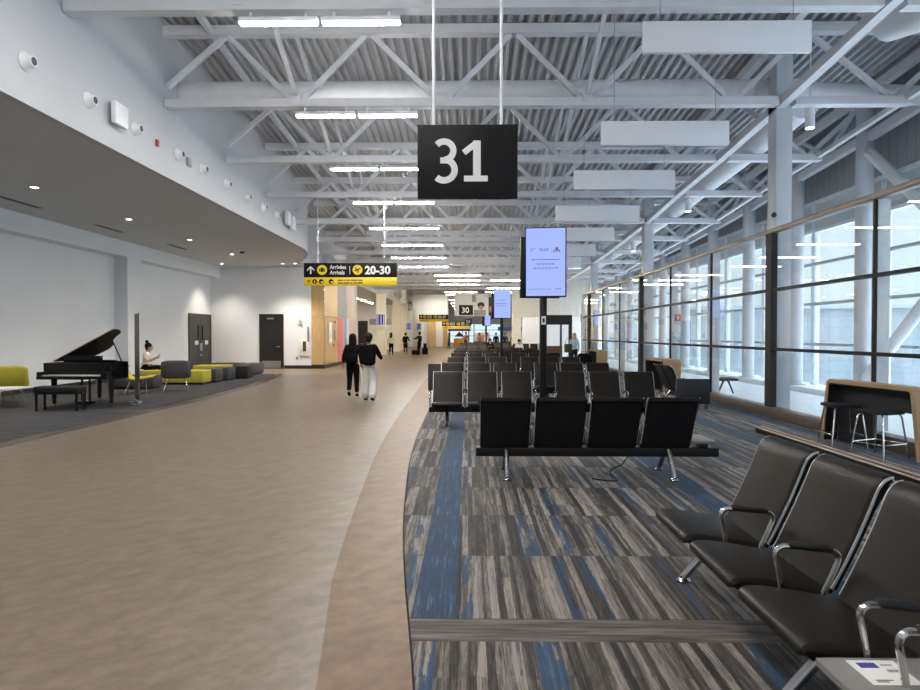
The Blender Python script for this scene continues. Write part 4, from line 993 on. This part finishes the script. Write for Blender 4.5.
# ================================================================== LOUNGE FURNITURE
def shell_chair(x, y, rz, m, label):
    t = empty('shell_chair', (x, y, 0), R(rz), label, 'chair', 'upholstered shell chairs')
    # open shell facing local -y : seat and back with folded wings
    prof = smoothp([(-.36, .43), (-.28, .42), (-.1, .385), (.1, .37), (.2, .39), (.27, .50), (.33, .68), (.37, .87)], 3)
    b = Bm(); cols = []
    for u, wing, sc in ((-.38, .07, .82), (-.31, .02, .95), (-.2, 0, 1), (.2, 0, 1), (.31, .02, .95), (.38, .07, .82)):
        cols.append([b.bm.verts.new((u*(1-.12*max(0, z-.5)), d-wing*1.1, .37+(z-.37)*sc+wing*.6)) for d, z in prof])
    for a, c in zip(cols, cols[1:]):
        for i in range(len(prof)-1): b.bm.faces.new((a[i], a[i+1], c[i+1], c[i]))
    o = b.build('shell', M[m], t); md = o.modifiers.new('thickness', 'SOLIDIFY'); md.thickness = .035; md.offset = 0
    for s in (-1, 1):
        Bm().tube([(s*.2, -.24, .40), (s*.33, -.28, .012), (s*.33, .26, .012), (s*.2, .12, .385)], .009, 8).build('wire_leg', M['chrome'], t)
        Bm().tube([(s*.18, -.2, .40), (s*.33, .0, .014), (s*.18, .1, .385)], .007, 8).build('wire_brace', M['chrome'], t)
    return t
shell_chair(-8.22, 17.5, 203, 'slate', 'grey shell chair on wire legs with its back to the walkway')
shell_chair(-8.95, 16.75, 112, 'yellow', 'mustard yellow shell chair beside the piano, seen from the side')
shell_chair(-10.62, 14.3, 214, 'yellow', 'mustard yellow shell chair at the left edge behind the piano stool')
t = empty('side_table', (-10.1, 13.5, 0), 0, 'low white table with tube legs at the left edge', 'table')
Bm().cyl((0, 0, .405), (0, 0, .43), .42, n=36).build('tabletop', M['signw'], t)
for a in (20, 140, 260): Bm().tube([(.1*cos(R(a)), .1*sin(R(a)), .40), (.12*cos(R(a)), .12*sin(R(a)), .2), (.3*cos(R(a)), .3*sin(R(a)), .01)], .012, 8).build('leg', M['chrome'], t)
t = empty('upholstered_bench', (-9.36, 19.5, 0), 0, 'long mustard yellow upholstered bench with a seated person', 'bench')
Bm().box(-1.02, 1.02, 0, .72, .07, .45, .03).build('seat', M['yellow'], t)
Bm().box(-.98, .98, .06, .68, 0.008, .075).build('plinth', M['black_up'], t)
t = empty('upholstered_bench', (-8.75, 22.9, 0), 0, 'mustard yellow bench behind, mostly hidden by grey seats', 'bench')
Bm().box(-1.4, -.1, 0, .65, .07, .45, .03).build('seat', M['yellow'], t); Bm().box(-1.35, -.15, .05, .6, .008, .075).build('plinth', M['black_up'], t)
def ottoman(x0, x1, y0, y1, m, label, h=.45):
    t = empty('ottoman', ((x0+x1)/2, (y0+y1)/2, 0), 0, label, 'ottoman', 'grey ottomans')
    a, c = (x1-x0)/2, (y1-y0)/2
    Bm().box(-a, a, -c, c, .05, h, .02).build('seat', M[m], t); Bm().box(-a+.05, a-.05, -c+.05, c-.05, .008, .055).build('plinth', M['black_up'], t)
ottoman(-8.85, -8.27, 20.4, 21.0, 'charcoal', 'grey ottoman right behind the end of the yellow bench')
ottoman(-8.75, -8.2, 21.25, 21.95, 'charcoal', 'grey cube ottoman between two others along the lounge edge')
ottoman(-8.4, -7.85, 22.15, 22.7, 'black_up', 'black cube ottoman along the lounge edge')
ottoman(-8.8, -8.3, 23.2, 25.3, 'charcoal', 'long grey ottoman nearest the black door')
ottoman(-10.2, -9.0, 24.6, 25.3, 'charcoal', 'low dark ottoman in front of the double door')
ottoman(-10.3, -9.1, 17.9, 18.5, 'charcoal', 'long dark ottoman behind the grand piano', .40)
# roll-up banner seen nearly edge-on
t = empty('banner_stand', (-7.6, 14.25, 0), R(-55.5), 'tall narrow banner stand beside the piano, seen nearly edge-on', 'banner')
Bm().box(-.4, .4, -.045, .045, .008, .09, .012).build('cassette', M['tube'], t); Bm().box(-.39, .39, -.006, .006, .09, 2.06).build('printed_panel', M['bannerstand'], t)
Bm().box(-.4, .4, -.012, .012, 2.05, 2.08).build('top_bar', M['tube'], t); Bm().box(.30, .36, -.010, .004, .25, .5).build('printed_mark', M['signw'], t)
for s in (-1, 1): Bm().box(s*.28-.03, s*.28+.03, -.14, .14, .008, .022, .004).build('foot', M['alu'], t)
# far counter
t = empty('kiosk_counter', (-.85, 70, 0), 0, 'orange kiosk counter far down the walkway', 'counter')
Bm().box(-.75, .75, 0, .6, 0, 1.1, .02).build('front', M['orange'], t); Bm().box(-.8, .8, -.05, .65, 1.1, 1.15).build('worktop', M['creampaint'], t)
t = empty('kiosk_canopy', (-1.0, 72, 0), 0, 'dark red kiosk frame behind the orange counter', 'kiosk')
for s in (-1.1, 1.1): Bm().box(s-.06, s+.06, -.06, .06, 0, 1.95).build('post', M['cbrown'], t)
Bm().box(-1.3, 1.3, -.1, .1, 1.95, 2.2).build('fascia', M['cbrown'], t); Bm().prism([(-.55, 1.3), (.55, 1.3), (0, 1.9)], -.05, .05, lambda a, c, h: (a, h, c)).build('gable', M['cbrown'], t)
for i, (px, w_, h, m, l) in enumerate(((482, 1.5, 1.75, 'bannerw', 'pale partition with pink print behind the far seats'), (513, 1.3, 1.9, 'bannerw', 'white counter wall under a blue sign in the distance'))):
    x = (px-468)*62/625
    t = empty('partition', (x, 62, 0), 0, l, 'partition')
    Bm().box(-w_/2, w_/2, -.05, .05, 0, h).build('panel', M[m], t)
    if i: Bm().box(-1.5, .9, -.2, .1, h+.03, h+.42).build('blue_fascia', M['bluesign'], t)
    else: Bm().box(-.5, .3, -.06, -.05, .9, 1.5).build('print', M['cpink'], t)
# black boarding-door portal
t = empty('gate_portal', (5.35, 40, 0), 0, 'black boarding gate portal with glass doors at the lounge end', 'gate')
Bm().box(-.45, 1.3, 0, .3, 2.2, 2.82).build('header', M['blackm'], t)
for x in (-.45, .55, 1.1): Bm().box(x, x+(.1 if x < 1 else .2), .02, .28, .0, 2.2).build('post', M['blackm'], t)
for a, c in ((-.35, .55), (.65, 1.1)):
    Bm().box(a, c, .13, .15, .02, 2.2).build('glass_door', M['glass'], t)
Bm().box(-.45, .6, -.5, -.35, .0, .85).build('podium_front', M['cbrown'], t)
sbox('wall_bright_recess', 'wall', 3.9, 7.1, 45.0, 45.1, 0, 2.8)
for i, (x, y) in enumerate(((6.6, 36.5), (7.0, 37.5))):
    tag(Bm().box(x-.05, x+.25, y, y+.1, 2.35, 2.75).box(x, x+.1, y, y+.1, 0, 2.36).build('flag_sign', M['bronze']), 'small brown panel on a post beside the gate portal, %s one' % ['left', 'right'][i], 'sign')
# ================================================================== PEOPLE
def skin(name, verts, edges, radii, m, parent, sub=1, root=0):
    me = bpy.data.meshes.new(name); me.from_pydata([Vector(v) for v in verts], edges, [])
    o = link(name, me, parent)
    sk = o.modifiers.new('skin', 'SKIN'); sk.use_smooth_shade = True
    for i, r_ in enumerate(radii):
        rr = r_ if isinstance(r_, tuple) else (r_, r_)
        me.skin_vertices[0].data[i].radius = rr
    for v in me.skin_vertices[0].data: v.use_root = False
    me.skin_vertices[0].data[root].use_root = True
    if sub: s = o.modifiers.new('round', 'SUBSURF'); s.levels = sub; s.render_levels = sub
    me.materials.append(m); return o
class Ch:
    def __init__(s): s.v = []; s.e = []; s.r = []
    def add(s, p, r, prev=None):
        s.v.append(p); s.r.append(r); i = len(s.v)-1
        if prev is not None: s.e.append((prev, i))
        return i
    def chain(s, pts, prev=None):
        for p, r in pts: prev = s.add(p, r, prev)
        return prev
def person(loc, rz, label, pose, top='cblack', bottom='cblack', hair='hairk', hairlen=0, H=1.65, skinm='skin', wide=False, sleeves=1.0, detail=True, group=None, bun=False, shoes='cblack', coat=False):
    """faces local +y; pose gives joint offsets"""
    t = empty('person', loc, R(rz), label, 'person', group); t.scale = (H/1.65,)*3
    J = dict(hip=(0, 0, .88), waist=(0, 0, 1.02), chest=(0, 0, 1.22), neck=(0, .0, 1.39), jaw=(0, .035, 1.475), head=(0, .01, 1.565),
             shL=(-.165, 0, 1.335), elL=(-.22, -.03, 1.08), wrL=(-.225, .05, .86), shR=(.165, 0, 1.335), elR=(.22, -.03, 1.08), wrR=(.225, .05, .86),
             thL=(-.085, 0, .84), knL=(-.095, .02, .47), anL=(-.10, -.01, .085), thR=(.085, 0, .84), knR=(.095, .02, .47), anR=(.10, -.01, .085), hdL=(-.01, .05, -.09), hdR=(.01, .05, -.09), ftL=(0, .15, -.06), ftR=(0, .15, -.06))
    J.update(pose); J = {k: Vector(v) for k, v in J.items()}
    c = Ch()
    hp = c.add(J['hip'], (.125, .095)); w_ = c.add(J['waist'], (.105, .08), hp); ct = c.add(J['chest'], (.135, .095), w_); nk = c.add(J['neck'], (.05, .05), ct)
    jw = c.add(J['jaw'], (.058, .065), nk); hd = c.add(J['head'], (.078, .095), jw); c.add(J['head']+Vector((0, -.005, .075)), (.05, .06), hd)
    fwd = (J['jaw']-J['neck']); 
    if detail: c.add(J['jaw']+Vector((0, .105, .045)), (.012, .014), jw)
    for s in 'LR':
        sh = c.add(J['sh'+s], .056, ct); el = c.add(J['el'+s], .042, sh); wr = c.add(J['wr'+s], (.027, .027), el)
        hv = J['hd'+s]; pm = c.add(J['wr'+s]+hv*.75, (.036, .018), wr)
        if detail:
            side = Vector((1, 0, 0)) if abs(hv.z) > abs(hv.x) else Vector((0, 1, 0))
            nrm = hv.normalized(); lat = (Vector((0, 1, 0)) - nrm*nrm.y)
            lat = lat.normalized() if lat.length > .2 else Vector((1, 0, 0))
            for k, ln in enumerate((.060, .072, .068, .052)):
                b0 = J['wr'+s]+hv*.95+lat*(.027-.018*k)
                a = c.add(b0, .0085, pm); d = c.add(b0+nrm*ln*.55, .008, a); c.add(b0+nrm*ln+Vector((0, .012, 0)), .007, d)
            a = c.add(J['wr'+s]+hv*.5+lat*.045, .010, pm); c.add(J['wr'+s]+hv*.95+lat*.062, .009, a)
        th = c.add(J['th'+s], .082, hp); kn = c.add(J['kn'+s], .055, th); an = c.add(J['an'+s], .036, kn); c.add(J['an'+s]+J['ft'+s], (.036, .024), an)
    body = skin('body', c.v, c.e, c.r, M[skinm], t)
    # clothing follows the same joints
    c = Ch(); k = 1.0
    h0 = c.add(J['hip']+Vector((0, 0, -.09)), (.168, .138)); hp = c.add(J['hip']+Vector((0, 0, .06)), (.148, .120), h0); w_ = c.add(J['waist'], (.140, .112), hp); ct = c.add(J['chest'], (.165, .122), w_); c.add(J['neck']-Vector((0, 0, .035)), (.07, .065), ct)
    for s in 'LR':
        sh = c.add(J['sh'+s], .078, ct); el = c.add(J['sh'+s].lerp(J['el'+s], min(1, sleeves*1.6)), .062, sh)
        if sleeves > .7: c.add(J['el'+s].lerp(J['wr'+s], .92), .044, el)
    if coat:
        a = c.add(J['hip']-Vector((0, 0, .15)), (.17, .14), hp); c.add(J['hip']-Vector((0, 0, .42)), (.18, .15), a)
    skin('top', c.v, c.e, c.r, M[top], t)
    c = Ch(); hp = c.add(J['hip']+Vector((0, 0, .13)), (.15, .122))
    for s in 'LR':
        th = c.add(J['th'+s]-Vector((0, 0, .04)), .108 if not wide else .118, hp); kn = c.add(J['kn'+s], .078 if not wide else .112, th)
        c.add(J['kn'+s].lerp(J['an'+s], .55), .068 if not wide else .135, kn) if not wide else None
        c.add(J['an'+s]+Vector((0, 0, .03 if not wide else -.05)), .058 if not wide else .12, len(c.v)-1)
    skin('trousers', c.v, c.e, c.r, M[bottom], t)
    for s in 'LR':
        c = Ch(); a = J['an'+s]; f = J['ft'+s]
        c.chain([(a+f*-.28+Vector((0, 0, -.035)), (.042, .036)), (a+f*.35+Vector((0, 0, -.015)), (.047, .038)), (a+f*1.08, (.045, .028))])
        skin('shoe', c.v, c.e, c.r, M[shoes], t)
    b = Bm(); hc = J['head']
    b.sphere(hc+Vector((0, -.022, .028)), .1, (.98, 1.08, 1.02), u=20, v=14); b.sphere(hc+Vector((0, -.05, -.045)), .08, (1.0, .75, 1.0), u=16, v=10)
    if hairlen:
        b.sphere(hc+Vector((0, -.085, -.06-hairlen*.45)), .1, (1.05, .55, 1.0+hairlen*2.4), u=16, v=12)
        for s in (-1, 1): b.sphere(hc+Vector((s*.075, -.02, -.08)), .045, (.7, .9, 2.2), u=12, v=8)
    if bun: b.sphere(hc+Vector((0, -.06, .15)), .055, u=12, v=8)
    b.build('hair', M[hair], t)
    if detail:
        hd_ = J['head']; 
        for s in (-1, 1):
            Bm().sphere(hd_+Vector((s*.032, .093, -.015)), .011, u=8, v=6).build('eye', M['ink'], t)
            Bm().sphere(hd_+Vector((s*.083, .0, -.03)), .024, (.4, .8, 1.3), u=10, v=8).build('ear', M[skinm], t)
        Bm().box(-.02, .02, .098, .104, hd_.z-.085, hd_.z-.077).build('mouth', M['cpink'], t).location = (0, hd_.y-.02, 0)
    return t
walkA = dict(knL=(-.09, .08, .48), anL=(-.09, -.12, .16), ftL=(0, .12, -.10), knR=(.09, .09, .47), anR=(.09, .12, .085), elL=(-.22, -.08, 1.09), wrL=(-.25, -.06, .88), elR=(.215, .0, 1.08), wrR=(.2, .10, .87))
walkB = dict(knL=(-.095, .05, .47), anL=(-.11, .08, .085), knR=(.10, .03, .47), anR=(.105, -.16, .10), elR=(.25, .06, 1.12), wrR=(.29, .20, 1.02), hdR=(.06, .07, 0), elL=(-.21, -.02, 1.09), wrL=(-.18, .10, .92))
person((-2.91, 15.75, 0), 4, 'walking person in black with long dark hair and a dark backpack', walkA, 'cblack', 'cblack', 'hairk', .30, 1.58, shoes='cblack', group='walkers')
person((-2.36, 14.85, 0), -2, 'walking person in wide white trousers with a black backpack', walkB, 'cblack', 'cwhite', 'hairb', 0, 1.60, wide=True)
def backpack(x, y, z, w_, h, d, m, label):
    t = empty('backpack', (x, y, z), 0, label, 'backpack')
    Bm().box(-w_/2, w_/2, -d, 0, -h/2, h/2, .055, 3).build('body', M[m], t); Bm().box(-w_*.38, w_*.38, -d-.045, -d+.02, -h*.42, h*.02, .025, 2).build('front_pocket', M[m], t)
    for s in (-1, 1): Bm().tube(smoothp([(s*w_*.3, -.02, h*.42), (s*w_*.34, .11, h*.52), (s*w_*.36, .24, h*.3), (s*w_*.36, .22, -h*.1), (s*w_*.36, -.01, -h*.35)], 4), .016, 8).build('strap', M[m], t)
    Bm().tube([(-.04, -.05, h/2-.01), (-.03, -.05, h/2+.035), (.03, -.05, h/2+.035), (.04, -.05, h/2-.01)], .009, 6).build('top_loop', M[m], t)
    return t
backpack(-2.355, 14.74, 1.12, .36, .46, .17, 'cblack', 'large black backpack worn over the white trousers')
backpack(-2.93, 15.64, 1.10, .30, .42, .13, 'cblack', 'dark backpack worn by the walker with long hair')
tag(Bm().tube([(-2.68, 15.66, 1.36), (-2.64, 15.70, 1.10), (-2.66, 15.75, .78)], [.05, .075, .06], 10).build('jacket', M['cred']), 'dark red jacket hanging over the arm of the long-haired walker', 'jacket')
# reader on the yellow bench
sit = dict(hip=(0, 0, .53), waist=(0, .03, .67), chest=(0, .06, .86), neck=(0, .09, 1.02), jaw=(0, .15, 1.09), head=(0, .13, 1.18), shL=(-.165, .06, .97), shR=(.165, .06, .97),
           elL=(-.2, .06, .70), wrL=(-.08, .31, .80), elR=(.2, .06, .70), wrR=(.08, .32, .82), hdL=(.05, .06, .03), hdR=(-.05, .06, .03), thL=(-.09, .08, .53), thR=(.09, .08, .53),
           knL=(-.1, .46, .53), knR=(.1, .46, .53), anL=(-.1, .48, .09), anR=(.1, .50, .09))
person((-10.42, 20.0, 0), -75, 'seated person in a white shirt looking down at a phone', sit, 'cwhite', 'cblack', 'hairk', 0, 1.68, bun=True, sleeves=.45)
tag(Bm().box(-.05, .05, -.004, .004, -.075, .075, .004).build('phone', M['ink'], None, (-10.02, 20.1, .90), (R(-50), 0, R(-75))), 'dark phone in the hands of the seated reader', 'phone')
# people farther off (a few pixels each)
def far(px, Y, label, rz=0, **kw):
    kw.setdefault('H', 1.68)
    return person(((px-468)*Y/625, Y, 0), rz, label, kw.pop('pose', {}), detail=False, **kw)
far(391, 47.0, 'distant person in a pale top and black trousers by the cream column', 0, top='cream', bottom='cblack', hair='hairb', hairlen=.2, pose=walkA)
far(405.5, 49.5, 'distant person in a dark coat with a grey backpack walking away', 0, top='cblack', bottom='cbrown', pose=walkB, coat=True)
tm = far(419.5, 47.6, 'distant man in black pulling dark luggage', 60, top='cblack', bottom='cblack', H=1.75, pose=dict(walkA, wrL=(-.25, .35, 1.15), elL=(-.23, .12, 1.2), hdL=(0, .09, 0)))
t = empty('suitcase', ((425-468)*47.0/625, 47.0, 0), 0, 'dark suitcase beside the distant man in black', 'luggage')
Bm().box(-.22, .22, -.14, .14, .06, .55, .04).build('body', M['cblack'], t); Bm().box(-.12, .12, -.03, .03, .55, .9).build('handle', M['cblack'], t)
t = empty('duffel_bag', ((415.5-468)*47.2/625, 47.2, 0), 0, 'dark duffel bag on wheels in front of the distant man', 'luggage')
Bm().box(-.3, .3, -.15, .15, .05, .4, .1, 3).build('body', M['cblack'], t)
far(442, 80, 'far person in navy with luggage near the oak lift portal', 0, top='cnavy', bottom='cnavy', pose=walkB)
far(445.5, 82, 'far person in grey beside the one in navy', 0, top='cgrey', bottom='cgrey')
far(449, 75, 'far person in olive mid-stride near the kiosk', 90, top='colive', bottom='cblack', pose=walkA)
far(466, 66, 'far person in red standing by the orange counter', 20, top='cpink', bottom='cred', hair='hairb', H=1.8)
far(479, 59.6, 'far person in pale pink behind the last seats', 160, top='cpink', bottom='cgrey', hair='hairb')
far(487, 57, 'far person in grey and white behind the last seats', 190, top='cwhite', bottom='cgrey')
far(496, 56, 'far person in black right of the third black post', 180, top='cblack', bottom='cblack')
far(505, 55, 'far person in navy beneath the blue fascia', 170, top='cnavy', bottom='cblack')
far(513.5, 54, 'far person in dark clothes beside the one in cream', 180, top='cnavy', bottom='cblack')
far(519.5, 53, 'far person in a cream jacket near the pale wall', 180, top='cream', bottom='cgrey', hair='hairb')
far(574, 29.5, 'standing woman with blond hair and pale blue top by the glass wall', 150, top='cblue', bottom='cnavy', hair='hairy', hairlen=.25, H=1.62)
t = empty('shoulder_bag', ((568-468)*29.0/625, 29.0, .95), 0, 'olive shoulder bag beside the blond woman', 'bag')
Bm().box(-.18, .18, -.08, .08, -.2, .2, .05, 3).build('body', M['colive'], t); Bm().tube([(-.15, 0, .18), (-.05, .05, .5), (.1, .05, .5), (.15, 0, .18)], .012, 6).build('strap', M['colive'], t)
sit2 = dict(sit)
far(519, 35.3, 'seated person with reddish hair in the seventh row', 180, top='cwhite', bottom='cblack', hair='hairb', pose=sit2)
far(490, 39.7, 'seated person in black in the last row of seats', 180, top='cblack', bottom='cblack', pose=sit2)
far(530, 46, 'seated person in dark red on the far right bench', 180, top='cred', bottom='cblack', pose=sit2)
